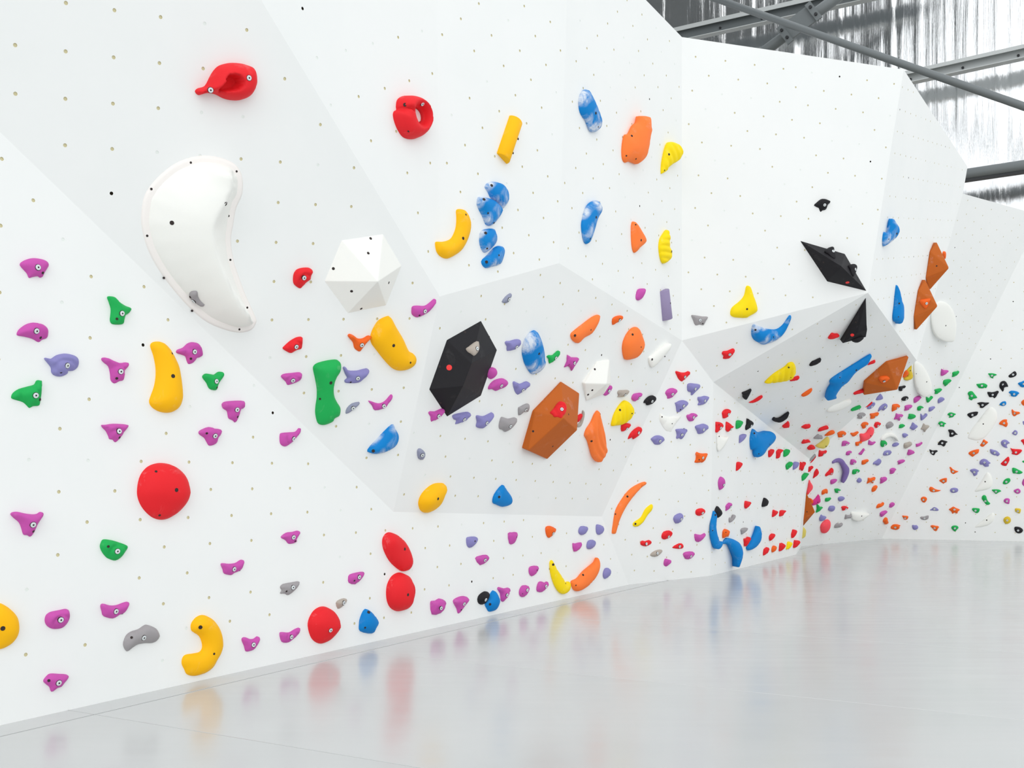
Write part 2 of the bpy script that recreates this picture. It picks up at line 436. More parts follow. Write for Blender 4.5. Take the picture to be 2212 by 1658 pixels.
# ------------------------------------------------------------------ the climbing holds: outline, bolt and screw holes of each, measured on the photograph in zoomed windows
WIN = dict(a1=(0,0,3.685),a2=(0,400,3.685),a3=(0,800,3.685),a4=(0,1208,3.685),b1=(560,0,3.685),b2=(560,400,3.685),b3=(560,800,3.685),b4=(560,1208,3.685),
 c1=(1100,0,3.685),c2=(1100,400,3.685),c3=(1100,700,5.5275),c4=(1100,980,3.685),d1=(1372,0,2.632),d2=(1400,580,5.5275),d3=(1700,400,5.5275),d4=(1760,660,6.909),
 e1=(1400,780,9.2125),e2=(1500,860,9.2125),e3=(1500,1040,9.2125),e4=(1720,860,11.055),e5=(1720,1000,11.055),e6=(1640,1120,9.2125),
 f1=(1880,760,11.055),f2=(1880,880,11.055),f3=(1880,1010,11.055),f4=(2012,780,11.055),f5=(2012,900,11.055),f6=(2012,1020,11.055))
HOLDS = """
a1 R pocket|1572,730 1590,705 1640,690 1665,660 1700,590 1750,530 1820,505 1890,500 1970,512 2025,545 2045,630 2035,700 2000,760 1940,795 1870,800 1800,785 1740,755 1690,742 1650,745 1600,758|1982,620 1675,717||red pocket jug // red jug hold with a deep pocket and a narrow tail, topmost on the left wall
b1 R ring|1116,840 1125,790 1160,762 1210,755 1270,770 1320,815 1350,880 1362,950 1358,1000 1330,1060 1280,1095 1225,1103 1170,1085 1130,1030 1105,970 1092,910 1100,880 1118,868|1297,828|1160,832 1185,1045|red ring hold // red ring-shaped hold with an open centre right of the pocket jug
a2 M j|168,635 185,605 240,582 290,577 345,588 380,610 390,640 375,670 355,705 345,728 325,733 310,722 270,728 240,735 228,710 215,690|303,653|343,697
a2 G j|862,890 880,880 915,890 950,925 1000,955 1040,970 1050,990 1030,1020 1005,1035 995,1070 990,1095 975,1106 905,1104 885,1075 888,1030 890,980 872,920|971,1020|930,1063|
a2 M j|145,1170 165,1140 215,1105 275,1090 340,1105 380,1140 388,1180 380,1215 345,1228 315,1247 265,1220 200,1203 147,1193|290,1160|323,1213|
a2 L j|362,1380 375,1370 415,1378 460,1350 520,1337 580,1345 620,1370 632,1410 620,1455 590,1475 550,1477 545,1500 500,1520 450,1515 420,1490 415,1450 390,1415|535,1435|483,1487|
a2 M j|815,1385 825,1370 860,1372 910,1395 960,1412 1010,1407 1025,1420 1020,1445 998,1475 998,1515 990,1550 960,1558 920,1576 890,1550 885,1500 870,1440 835,1410|962,1482|930,1537|
a2 M j|1412,1320 1425,1305 1465,1290 1500,1258 1540,1246 1580,1258 1608,1300 1617,1350 1600,1368 1575,1375 1560,1400 1540,1415 1510,1420 1495,1390 1485,1360 1450,1345 1420,1335|1550,1325|1520,1380|
a2 G j|1618,1525 1640,1498 1680,1500 1710,1505 1740,1485 1765,1482 1780,1500 1775,1530 1750,1570 1735,1610 1725,1630 1675,1618 1650,1570|1723,1560|1730,1608|
a3 Y p|1212,-194 1225,-224 1265,-234 1310,-224 1360,-174 1400,-104 1430,-34 1445,46 1455,126 1460,200 1455,240 1435,290 1395,325 1335,335 1270,320 1220,285 1203,245 1215,200 1240,130 1253,60 1255,0 1250,-54 1235,-124||1376,44 1371,-137|tall yellow hold // tall yellow sloper with a narrow top, below the big white crescent volume
a2 S v|1503,870 1520,850 1555,847 1570,860 1575,890 1600,930 1627,955 1615,967 1590,963 1555,940 1530,915 1508,895|1540,922|1513,890|small grey hold bolted onto the big white crescent volume
a3 G j|100,205 115,175 160,145 230,125 280,110 298,80 320,75 332,85 333,130 333,190 325,260 315,280 275,283 245,297 225,280 190,250 110,225|284,198|318,230|
a3 M j|815,433 850,430 910,422 1010,428 1022,445 1000,480 975,520 950,555 925,570 905,550 880,545 870,520 850,480 825,455|948,483|952,533|
a3 M j|1775,268 1795,248 1850,240 1930,238 1948,250 1950,290 1935,305 1918,310 1910,350 1895,395 1880,412 1860,395 1830,380 1822,350 1815,320 1785,300|1887,312|1893,368|
a3 M j|1590,490 1610,470 1670,448 1710,460 1755,465 1766,485 1755,520 1740,535 1735,570 1715,590 1675,597 1655,570 1635,535 1600,510|1713,520|1645,500|
a3 R dome|1117,960 1125,890 1150,820 1200,765 1260,740 1320,735 1390,750 1450,795 1490,850 1510,910 1519,970 1505,1030 1470,1090 1420,1145 1360,1180 1300,1188 1240,1170 1185,1125 1145,1070 1122,1010||1405,950 1240,802 1270,1152|big red dome // big round red dome hold, largest red hold on the left wall
a3 M j|92,1145 105,1128 145,1123 200,1135 260,1143 300,1140 325,1125 345,1130 347,1155 325,1190 300,1230 275,1290 250,1322 225,1310 195,1305 180,1260 160,1210 120,1175|264,1227|267,1280|
a3 G j|806,1400 815,1365 835,1343 900,1350 960,1368 1005,1385 1019,1405 1005,1440 975,1485 930,1512 880,1500 850,1480 820,1440|935,1438|862,1400|
a3 M j|1763,1545 1775,1532 1830,1537 1880,1530 1915,1508 1938,1507 1943,1530 1930,1575 1905,1598 1870,1612 1845,1628 1790,1615 1778,1580|1863,1580|1905,1595|
a4 Y dome|-120,450 -70,380 0,347 60,370 110,410 145,460 158,520 155,580 130,640 80,690 0,718 -80,690 -130,620||22,548|yellow dome // large yellow dome hold cut off by the left edge of the photo
a4 M j|366,490 375,445 410,418 480,403 530,393 550,405 560,450 550,495 525,530 490,550 430,553 385,530|483,480||
a4 M j|806,375 812,355 835,352 880,365 930,363 980,345 1015,336 1028,345 1020,385 995,425 960,440 905,470 830,450 815,410|923,413|970,435|
a4 S j|990,680 1010,610 1050,575 1110,555 1150,528 1180,520 1240,545 1272,600 1260,640 1225,665 1160,667 1100,680 1060,705 1020,732|1145,623|1047,620|grey edge hold // wide grey hold low on the left wall beside the yellow C-shaped hold
a4 Y p|1530,525 1545,490 1580,455 1630,442 1690,470 1740,530 1770,600 1780,680 1765,745 1735,800 1700,860 1640,905 1560,928 1500,915 1478,875 1458,830 1463,785 1490,758 1550,748 1600,735 1620,700 1615,655 1595,610 1560,585 1535,565||1595,540 1703,750|yellow C-shaped hold // yellow C-shaped hold low on the left wall just above the mats
a4 M j|1930,640 1940,620 1965,620 1995,632 2025,630 2050,612 2066,618 2067,640 2050,680 2020,720 1965,732 1950,690|2018,678||
a4 M j|352,965 380,925 410,908 470,910 535,915 550,932 540,955 515,985 490,1015 460,1025 425,1052 410,1045 400,1015 370,990|468,982|387,963|
b1 B pc|1805,1485 1825,1455 1855,1443 1900,1448 1945,1468 1975,1510 1986,1560 1980,1610 1943,1662 1930,1640 1900,1605 1855,1578 1830,1530||1850,1475|topmost of four chalky blue slopers stacked beside the yellow banana hold
b2 B pc|1745,150 1755,93 1800,92 1860,110 1905,145 1938,185 1935,220 1900,275 1858,320 1815,310 1790,250 1765,200||1790,110 1820,222 1870,300|blue sloper stack // second from top of four chalky blue slopers beside the yellow banana hold
b2 B pc|1777,360 1865,342 1885,370 1898,420 1885,465 1840,515 1800,535 1775,500 1762,440||1800,380 1812,503|third from top of four chalky blue slopers beside the yellow banana hold
b2 B pc|1776,605 1820,555 1870,500 1910,480 1945,490 1957,530 1948,575 1925,628 1870,645 1808,658||1810,610 1907,557|lowest of four chalky blue slopers, below and right of the yellow banana hold
b2 Y p|1578,200 1600,187 1640,195 1670,235 1688,290 1688,350 1665,430 1625,505 1575,550 1510,582 1460,570 1420,530 1406,470 1415,447 1470,447 1525,430 1555,390 1575,330 1580,260||1623,422 1645,233|yellow banana hold // curved yellow banana-shaped hold left of the four blue slopers
b2 R j|277,740 285,700 310,670 360,657 410,660 428,690 415,720 410,755 380,775 360,800 335,823 300,805 280,780|357,737||
b2 R j|192,1300 205,1280 250,1240 300,1212 340,1207 347,1225 345,1280 335,1305 300,1315 260,1337 220,1322|295,1285||
b2 O j|710,1195 725,1183 755,1195 790,1220 830,1218 865,1198 888,1200 885,1220 855,1255 825,1300 805,1325 775,1310 760,1290 750,1250 720,1215|817,1272||orange horned hold touching the left side of the broad yellow slab hold
b2 M j|178,1525 200,1503 260,1495 330,1490 340,1515 330,1550 300,1570 235,1592 215,1565|268,1553||
b2 M j|1218,990 1225,965 1260,958 1320,960 1360,935 1395,905 1406,915 1400,945 1370,990 1330,1025 1265,1053 1222,1030|1320,1003|1275,1035|
b2 Y p|897,1210 915,1150 960,1080 1030,1045 1055,1055 1090,1120 1150,1220 1195,1315 1240,1345 1257,1385 1245,1430 1200,1465 1140,1480 1080,1465 1020,1410 940,1310 905,1260||1070,1275 1205,1412|broad yellow slab // broad yellow slab hold with a knob at its lower right, left of the black volume
b3 G p|442,-30 470,-55 540,-75 610,-84 640,-75 652,-40 645,10 610,70 595,140 600,200 620,245 648,290 651,330 640,365 605,385 590,410 545,432 510,438 475,420 457,350 458,290 468,220 468,150 455,70 440,0||570,98 482,225|tall green hold // tall green bone-shaped hold with wide ends
b3 L j|672,-20 690,-28 715,0 780,2 830,-10 865,-15 875,5 860,40 830,70 790,100 700,102 685,80 705,60 690,30|785,62|727,93|
b3 N j|690,335 700,300 740,262 798,250 795,270 770,295 730,330 697,345|747,300||
b3 M j|872,245 885,242 950,262 1000,245 1045,195 1060,195 1058,225 1030,265 1000,300 925,318 900,280|992,283||
b3 M j|172,510 190,495 250,490 295,485 320,458 331,465 325,500 290,545 250,585 212,604 175,580|273,543|230,573|
b3 B pc|870,633 960,530 1062,432 1085,460 1112,510 1110,560 1080,610 1010,650 940,666 895,660||907,640|blue half-moon hold // chalky blue half-moon hold left of the grey bay
b3 N j|1262,650 1270,625 1290,622 1318,645 1325,675 1305,712 1270,700|1298,673||
b3 Y p|1283,1050 1300,1000 1340,950 1400,908 1460,900 1490,910 1498,950 1480,990 1455,1060 1410,1110 1340,1138 1300,1120 1285,1085||1423,1020|yellow bun hold // yellow bun-shaped hold at the lower left of the grey bay
b3 B p|1942,912 1975,950 2010,1000 2018,1040 2000,1070 1945,1087 1895,1070 1865,1050 1880,985||1908,1005|blue teardrop // blue teardrop hold low in the grey bay
b2 T v|1648,1295 1670,1278 1705,1250 1740,1235 1752,1260 1755,1300 1740,1330 1715,1350 1690,1335 1665,1320|1735,1300||pale beige hold bolted onto the black volume in the bay
b2 M j|1850,1450 1880,1455 1890,1490 1880,1520 1850,1545 1820,1520 1825,1470|||magenta hold half hidden behind the right edge of the black bay volume
b3 M j|1830,150 1840,115 1880,78 1940,63 1975,80 1978,105 1955,135 1920,150 1890,165 1860,150|1928,122||
b2 L j|1962,1255 1975,1240 2000,1240 2040,1228 2075,1228 2084,1250 2070,1285 2040,1310 1980,1320 1978,1285|2048,1287||
b3 L j|2025,100 2040,88 2080,107 2115,92 2140,88 2149,105 2130,145 2095,175 2065,195 2040,165|2100,157||
b3 M j|1352,340 1365,325 1400,327 1440,310 1465,303 1477,320 1460,350 1430,380 1375,410 1370,370|1428,363||
b3 L j|1543,365 1560,350 1610,338 1665,330 1681,345 1670,370 1640,405 1570,430 1575,400 1555,390|1633,390||
b3 L j|1733,370 1745,358 1790,365 1835,345 1860,335 1864,360 1845,400 1810,440 1780,463 1735,450 1740,410|1812,418||
b3 S j|1917,430 1930,380 1945,372 1990,385 2035,375 2053,385 2040,425 2010,460 1965,490 1945,475 1920,465|2000,443||
b3 S j|2068,300 2080,290 2120,268 2145,265 2152,290 2140,330 2110,330 2095,345 2070,357|2122,313||
b2 N j|1935,930 1960,890 1995,862 2009,865 2000,900 1985,930 1965,940|1990,910||
b3 M j|178,1325 220,1290 270,1283 310,1273 322,1290 310,1320 300,1345 303,1362 280,1375 240,1378 215,1350|272,1327|287,1357|
b3 R p|995,1380 1000,1330 1025,1295 1060,1287 1110,1310 1165,1360 1205,1430 1224,1490 1222,1550 1195,1590 1150,1597 1105,1570 1050,1515 1010,1440||1158,1420|upper red egg // upper of two red egg-shaped holds stacked below the bay
b3 L j|1655,1345 1665,1325 1720,1320 1736,1335 1730,1370 1705,1400 1680,1411 1660,1390||1717,1357|
b3 M j|1988,1295 2020,1287 2050,1285 2056,1310 2045,1360 2025,1380 1998,1375||2050,1325|
b3 M j|1725,1493 1760,1473 1810,1465 1828,1490 1815,1520 1765,1550|1797,1508||
c4 M j|163,910 180,893 225,890 234,915 215,955 185,973 165,950||222,925|
b4 S j|173,220 195,195 260,182 315,173 318,190 295,235 240,283 210,272 172,270 185,245|268,222|217,253|
b4 M j|715,150 725,120 780,103 830,97 830,115 815,155 770,198 720,185|796,140|757,168|
b4 T j|615,345 640,320 680,308 696,318 690,350 660,380 630,392|672,345||
b4 R dome|405,530 415,470 450,410 500,378 550,378 600,410 635,465 646,520 640,560 600,620 560,655 510,672 460,655 425,610|568,563||low red disc // round red disc hold low on the wall just above the mats
b4 B p|853,393 910,430 955,495 935,550 905,590 815,572 805,520 815,460||870,418 840,542|blue five-sided hold // blue five-sided hold right of the low red disc
b4 R dent|1032,260 1040,200 1070,140 1110,110 1150,105 1200,130 1235,180 1248,240 1240,310 1215,370 1170,405 1115,413 1065,385 1038,330||1183,280|lower red egg // lower of two stacked red egg-shaped holds, with a slot in its side
b4 M j|167,590 185,577 240,580 285,555 318,542 325,555 315,595 280,630 240,660 185,655|255,617||
b4 M j|1372,355 1380,330 1410,327 1440,310 1475,322 1489,350 1475,390 1450,430 1385,438|1448,387||
b4 M j|1552,330 1590,300 1635,290 1658,302 1660,330 1640,370 1620,410 1593,430 1580,390|1630,353|1608,400|
b4 K j|1745,315 1760,280 1800,253 1825,260 1831,290 1815,340 1785,360 1755,350|1803,320||small black hold touching a blue drop-shaped hold just above the mats
b4 B p|1870,245 1900,285 1915,325 1905,375 1885,405 1840,416 1820,390 1805,350 1835,295||1835,357|blue drop hold // blue drop-shaped hold beside a black hold just above the mats
b4 M j|1903,235 1915,218 1955,230 1985,223 1998,240 1985,280 1965,320 1945,337 1930,320 1925,270|1973,283||
b4 M j|2075,260 2085,225 2105,205 2140,210 2151,230 2140,270 2115,297 2085,293|2132,243|2098,270|
c4 M j|225,1060 240,1020 265,1015 285,1025 305,1015 313,1040 300,1070 270,1098 230,1095|293,1053||
c4 O j|295,605 300,580 330,572 370,590 376,610 355,640 325,668 305,650|350,633||orange foothold // small orange hold just below the lower edge of the grey bay
c4 L j|557,605 575,575 620,578 629,600 610,635 580,645 560,630|||
c4 L j|697,570 710,560 745,572 756,600 740,635 715,643 698,620|||
c4 L j|622,720 635,690 670,683 690,700 685,735 655,757 625,752|||
c4 M j|508,712 530,712 575,703 577,735 560,762 520,777|||
c4 E p|327,870 340,845 350,855 385,920 430,985 450,1020 480,1015 494,1040 485,1085 445,1115 400,1095 360,1030 335,950||350,880 450,1030|lemon hook // lemon yellow hook hold meeting an orange one near the mats
c4 A p|497,1015 545,990 590,940 640,900 690,860 710,825 727,870 720,930 690,990 640,1045 590,1080 550,1093 515,1075||588,962 530,1045|low orange hook // bright orange curved hold meeting the lemon hook near the mats
c4 L j|752,950 765,915 790,906 812,930 805,970 770,994 755,980|||
c4 A p|822,620 830,560 850,450 900,360 960,285 1030,240 1085,222 1088,242 1050,270 980,350 920,440 880,530 860,600 848,635 825,635||940,338 845,478|long orange banana // long thin orange banana-shaped hold right of the bay
c4 E p|987,560 1000,540 1050,505 1085,440 1130,400 1145,415 1135,450 1100,490 1070,540 1030,575 995,578||1005,555|lemon sausage // short lemon sausage-shaped hold right of the long orange banana
c4 R j|1047,710 1060,690 1085,695 1115,685 1135,700 1125,722 1090,737 1055,728|1092,715||
c4 R j|1218,650 1235,620 1280,610 1301,630 1285,665 1245,683 1222,675|1270,658||
c4 T j|1125,810 1140,785 1180,765 1215,763 1219,780 1190,808 1160,820|1180,790||
c4 R j|1300,745 1340,718 1375,712 1389,735 1375,755 1330,755|1357,737||
c4 M j|1387,800 1410,780 1465,778 1478,800 1450,835 1410,838|1447,815||
c4 M j|1235,860 1245,835 1270,840 1296,850 1280,875 1255,898 1235,885|||
c4 L j|1312,520 1325,490 1365,472 1385,485 1385,515 1365,545 1330,555|1370,520||
c4 R j|1487,460 1500,440 1540,433 1558,450 1550,478 1520,495 1492,485|1540,470||
c4 M j|1478,640 1500,640 1530,645 1558,630 1560,650 1540,685 1510,703 1485,690|||
c1 B pc|562,810 575,755 600,718 625,711 645,730 690,820 735,930 743,975 735,1015 705,1045 675,1048 650,1030 620,960 575,895||690,900 710,1010|upper blue sloper // long blue sloper high on the wall left of the orange sculpted hold
c1 A p|908,1190 920,1110 935,1070 965,1060 1000,1000 1035,970 1048,925 1060,920 1110,922 1127,940 1130,1000 1138,1040 1125,1110 1115,1180 1095,1250 1045,1300 1010,1295 970,1283 935,1292 912,1260||975,1080 930,1240 1010,1265|orange sculpted hold // large bright orange sculpted hold high on the wall
c1 E g|1215,1375 1220,1300 1245,1200 1275,1135 1320,1130 1365,1155 1387,1210 1370,1260 1345,1285 1310,1305 1270,1340 1260,1360 1225,1380||1272,1228 1238,1355|spiral lemon hold // lemon yellow spiral-grooved hold high beside the wall corner
c2 B pc|583,330 590,270 610,200 640,150 685,121 720,130 743,180 738,215 710,265 690,330 665,415 640,460 615,462 595,420||693,255 645,425|lower blue sloper // chalky long blue sloper below the upper one, above the bay
c2 A p|978,400 980,320 993,287 1020,305 1060,365 1090,420 1090,455 1050,495 1007,537 985,490||1050,437 1007,313|orange fin hold // bright orange fin-shaped hold below the orange sculpted hold
c2 E g|1197,470 1210,420 1240,380 1265,353 1278,375 1285,425 1280,470 1295,520 1300,560 1280,600 1235,622 1210,580 1198,520||1293,527|lemon pear hold // lemon yellow pear-shaped hold right of the orange fin hold
c2 M j|1015,870 1030,830 1065,820 1083,825 1080,860 1065,895 1040,915 1015,905|||magenta chunk // small rough magenta hold left of the lilac half-cylinder
c2 S j|1452,1035 1480,1033 1540,1043 1583,1047 1565,1085 1550,1113 1520,1108 1485,1113 1465,1070|1520,1073|1540,1100|
c2 E p|1765,1015 1780,970 1840,920 1875,875 1890,810 1905,797 1925,810 1945,870 1970,940 1980,990 1965,1015 1920,1040 1890,1055 1810,1052 1775,1040||1893,985|lemon horn hold // large lemon yellow horn-shaped hold above the chalky blue crescent
d2 B pc|1240,790 1248,700 1270,668 1300,675 1360,705 1450,728 1540,728 1610,680 1660,610 1690,568 1713,565 1712,600 1680,680 1630,770 1550,850 1450,895 1370,910 1335,895 1270,855||1280,730 1497,815|chalky blue crescent // chalky blue crescent hold below the lemon horn hold
c2 A p|495,1190 520,1160 600,1100 670,1050 715,1033 725,1045 710,1100 660,1180 600,1215 555,1258 510,1235||523,1195 650,1150|orange wedge hold // bright orange wedge hold in the upper part of the bay
c2 O j|825,1065 850,1045 890,1037 906,1045 895,1075 860,1095 828,1112|880,1075||small dark orange hold between the orange wedge and orange oval holds
c2 A p|912,1300 920,1240 950,1180 990,1140 1030,1132 1050,1155 1070,1210 1082,1260 1065,1320 1020,1375 950,1393 925,1370||982,1187 1050,1287|orange oval hold // bright orange oval hold on the right side of the bay
c2 W p|1113,1375 1140,1355 1190,1310 1245,1270 1292,1262 1285,1300 1230,1370 1155,1448 1125,1430||1137,1385 1240,1362|white ledge hold // white elongated hold in the bay right of the orange oval hold
c2 B pc|115,1330 125,1260 160,1190 210,1157 235,1180 265,1250 285,1330 290,1385 298,1405 290,1440 255,1485 205,1507 175,1490 135,1420||237,1340|blue shield hold // chalky blue shield-shaped hold right of the black bay volume
c2 G j|303,1365 320,1352 350,1352 385,1320 404,1320 400,1350 370,1390 325,1420 318,1385|372,1375||small green hold touching the right side of the blue shield hold
c2 M j|443,1450 465,1400 468,1350 500,1370 550,1372 556,1390 530,1430 515,1455 503,1478 490,1450 465,1440|520,1415|477,1428|
c3 R v|492,1045 530,1000 580,930 620,925 670,945 690,1000 675,1055 650,1080 630,1108 585,1095 545,1095 520,1070|628,1015||red hold bolted onto the large brown volume in the bay
c3 R j|828,1090 860,1070 875,1080 865,1120 840,1160 825,1170 790,1130|||small red hold peeking out behind the large brown bay volume
c3 T j|825,1190 850,1170 870,1090 880,1028 900,1050 897,1110 875,1190 850,1225 820,1230|||thin beige hold peeking out behind the large brown bay volume
c3 M j|1128,830 1150,800 1180,750 1215,732 1230,745 1220,790 1190,835 1160,855 1135,845|1195,797||
c3 T j|1298,820 1315,790 1370,790 1425,788 1435,805 1410,845 1360,868 1300,870 1315,850|1385,847||
c3 M j|1467,875 1490,835 1540,825 1585,822 1588,845 1560,885 1510,922 1475,905|1553,882||
c3 K j|1610,940 1630,900 1680,862 1730,853 1756,880 1745,920 1710,955 1655,970 1640,945|1707,920|1650,910|black foothold // small black hold right of the lemon shell hold in the bay
c3 E g|1232,1215 1245,1130 1270,1060 1320,980 1385,917 1440,930 1480,975 1497,1030 1485,1085 1440,1150 1370,1200 1290,1215||1322,1022 1468,1065|lemon shell hold // lemon yellow shell-like grooved hold in the bay
c3 A g|910,1320 935,1250 990,1170 1030,1080 1070,1035 1095,1070 1115,1170 1145,1290 1160,1390 1177,1500 1165,1550 1135,1600 1105,1645 1075,1652 1045,1630 1010,1580 980,1490 950,1400 920,1350||980,1395 1140,1410 1088,1070|orange fluted hold // tall bright orange fluted hold right of the large brown volume
c3 R j|1343,1210 1380,1185 1455,1190 1440,1230 1400,1265 1350,1282|1405,1248||
c3 R j|1425,1375 1450,1310 1500,1260 1560,1228 1585,1245 1575,1300 1540,1340 1490,1375 1480,1350|1548,1297||
c3 R j|1992,575 2005,558 2060,575 2110,575 2140,560 2160,570 2155,600 2120,640 2070,685 2030,655 2010,615|2098,630||
e1 M j|350,640 375,580 430,545 500,533 560,555 571,590 550,640 510,690 480,725 400,752 390,700|490,655||
e1 L j|797,460 860,437 940,445 1025,458 1033,490 1005,555 950,610 915,650 885,678 865,665 870,620 820,605 795,570|940,550||
e1 L j|998,730 1010,710 1060,708 1130,688 1200,700 1216,720 1190,780 1150,840 1090,868 1010,878 1005,850 1025,815 1000,770|1133,788||
e1 L j|550,830 570,822 640,785 720,775 785,800 797,840 770,890 720,940 650,1000 600,1020 580,980 570,900|710,890|645,962|
e1 W j|230,1035 260,1040 340,1090 430,1105 540,1085 650,1075 655,1100 620,1160 560,1240 500,1340 470,1400 420,1395 370,1385 310,1320 250,1220 225,1150||275,1105 477,1240|white shield hold // white shield-shaped hold among lavender holds on the corner wall
e1 M j|775,1100 790,1065 830,1060 880,1033 950,1040 985,1070 980,1100 940,1120 920,1160 900,1190 835,1197 800,1160|905,1115||
e1 L j|948,1310 970,1280 1040,1260 1110,1243 1180,1265 1202,1310 1190,1350 1150,1385 1090,1440 1010,1447 990,1400 965,1350|1107,1360||
e1 L j|558,1370 575,1352 640,1345 760,1345 777,1365 765,1400 735,1440 715,1500 690,1540 665,1553 630,1530 590,1548 573,1520 585,1470 575,1410|677,1463||
e1 L j|68,1555 90,1525 150,1485 220,1475 290,1495 328,1550 315,1590 270,1630 240,1660 150,1660 110,1610|237,1587||
e1 R j|1482,1030 1495,1000 1540,965 1610,950 1650,985 1645,1020 1615,1070 1590,1110 1545,1135 1510,1130 1495,1080|1600,1055||
e1 R j|1355,1215 1380,1207 1440,1212 1480,1240 1498,1285 1480,1320 1440,1370 1390,1420 1357,1400 1360,1330|1450,1325|1410,1262|
e1 R j|1558,1215 1590,1207 1640,1240 1680,1275 1710,1295 1700,1320 1650,1365 1605,1405 1575,1380 1557,1360|1652,1350||
e1 G j|1760,1195 1820,1173 1880,1190 1893,1225 1870,1280 1835,1325 1775,1347 1758,1320|||
e1 K j|1975,1137 2040,1170 2090,1205 2102,1250 2075,1300 2020,1340 1970,1370 1945,1345 1950,1280 1970,1250|2053,1285||
e1 L j|1825,1490 1850,1465 1920,1447 1960,1455 1955,1490 1930,1540 1890,1590 1830,1628 1825,1600|||
e2 W j|455,705 520,730 600,760 685,760 680,800 640,880 590,970 520,1050 480,1030 460,900||490,755|small white shield hold left of the large blue anvil hold
e1 K j|1870,640 1890,620 1950,605 2050,562 2057,585 2030,650 1990,730 1960,770 1925,765 1895,730 1890,680|||
d2 R j|1202,1600 1260,1575 1330,1530 1368,1520 1360,1545 1310,1585 1250,1607|||
e2 B p|1122,810 1130,740 1150,670 1175,620 1195,608 1225,640 1270,665 1340,680 1440,665 1520,655 1590,685 1630,750 1625,810 1590,880 1520,950 1460,1010 1410,1090 1350,1150 1285,1178 1245,1150 1218,1100 1215,1040 1190,1015 1165,1022 1135,930||1190,693 1500,915 1282,1105|blue anvil hold // large blue anvil-shaped hold under the edge of the grey overhang
e2 R j|1480,1055 1500,1035 1560,1012 1587,1025 1580,1080 1550,1140 1515,1173 1487,1155|||
e2 R j|1635,1060 1660,1035 1710,1010 1765,1020 1765,1045 1720,1095 1715,1150 1690,1190 1645,1195 1645,1130|||
e2 G j|1780,1045 1800,1035 1850,1012 1895,1020 1903,1055 1880,1120 1825,1163 1787,1155 1788,1100|||
e2 R j|845,1300 860,1270 910,1265 955,1285 962,1320 935,1370 890,1420 845,1445 842,1390|||
e2 O j|35,1110 60,1068 110,1088 180,1100 260,1095 265,1125 235,1175 210,1240 155,1283 130,1255 115,1283 18,1280 40,1220 45,1150|172,1183|93,1222|orange trouser hold // dark orange trouser-shaped hold left of the small white shield hold
e3 M j|485,10 500,-55 545,-100 590,-60 608,0 610,60 590,110 535,165 510,130 490,60|590,65||
e2 K j|1555,440 1565,395 1595,378 1625,400 1680,408 1740,385 1810,335 1885,288 1885,310 1855,390 1800,440 1740,475 1680,487 1600,470|||black hook hold // curved black hook hold near the lower edge of the grey overhang
e2 R j|1758,560 1785,530 1840,485 1865,460 1895,490 1898,570 1850,590 1780,600|||
e2 G j|1820,1350 1840,1310 1890,1280 1940,1262 1960,1285 1950,1330 1910,1380 1860,1420 1845,1390||1878,1348|
e2 L j|1975,1300 1985,1272 2040,1262 2085,1275 2085,1310 2060,1370 2010,1410 1975,1415|||
e5 R j|100,-28 135,-20 180,2 215,-30 233,-8 220,50 190,95 165,185 140,140 110,140 85,165 95,60|||
e3 K p|460,487 500,515 540,570 560,625 535,675 490,715 460,712 430,650 405,590|||black hold tucked behind the top of the long blue upright hold
e3 B p|388,582 415,600 440,650 450,700 440,770 437,900 455,1020 490,1130 518,1205 555,1190 580,1200 565,1270 530,1325 490,1345 430,1325 395,1270 350,1160 325,1030 322,880 340,760 360,680||413,660 360,970|long blue upright // long upright blue J-shaped hold standing near the floor of the corner
e3 B p|578,1200 600,1160 660,1120 740,1130 820,1160 890,1205 935,1270 960,1340 970,1430 955,1540 920,1650 900,1700 870,1690 862,1600 850,1530 810,1450 760,1360 700,1270 640,1238 590,1240|||long blue hook // long blue hook hold reaching down to the floor beside the upright one
e3 B p|1040,1310 1060,1270 1110,1215 1170,1130 1230,1010 1260,930 1280,888 1310,900 1335,980 1345,1060 1335,1160 1300,1230 1240,1300 1160,1350 1090,1370 1055,1350|||low blue crescent // blue crescent hold near the floor right of the long blue hook
e3 M j|628,490 660,450 710,420 745,430 750,470 725,520 640,582 640,530|722,505||
e3 R j|1015,383 1080,392 1137,408 1125,450 1090,500 1040,537 1010,510 1002,450||1060,447|
e3 K j|1403,320 1440,335 1478,375 1480,420 1450,485 1360,502 1352,450 1380,360|||
e3 R j|1568,560 1620,572 1668,590 1660,630 1620,680 1560,705 1555,650|||
e3 R j|1705,580 1760,568 1820,572 1825,590 1790,630 1765,680 1695,688 1700,640|||
e3 S j|690,740 715,710 750,730 770,680 795,655 818,670 815,710 780,770 715,812|||
e3 S j|925,965 950,930 1000,920 1060,918 1066,935 1040,985 955,1050 945,1000|||
e3 O j|570,1000 590,965 625,940 670,955 700,975 702,1030 685,1085 640,1105 575,1122||625,1005|
e3 R j|985,1145 1005,1130 1050,1125 1085,1098 1120,1110 1125,1150 1100,1200 1060,1270 1035,1290 1010,1270 1005,1210|||
e3 R j|1490,1110 1510,1065 1560,1035 1605,1040 1608,1080 1575,1135 1520,1178|||
e3 R j|1380,1470 1385,1350 1430,1320 1465,1305 1490,1325 1480,1390 1450,1430|||
e3 O j|1542,1350 1555,1295 1590,1272 1635,1285 1640,1330 1615,1380 1560,1408|||
e3 R j|1692,1360 1703,1225 1735,1235 1755,1217 1800,1245 1822,1280 1790,1330 1745,1375 1700,1385|||
e3 E j|1830,1345 1845,1270 1860,1200 1900,1192 1955,1215 1950,1260 1915,1310 1870,1345|||small lemon hold in the row of red holds just above the floor
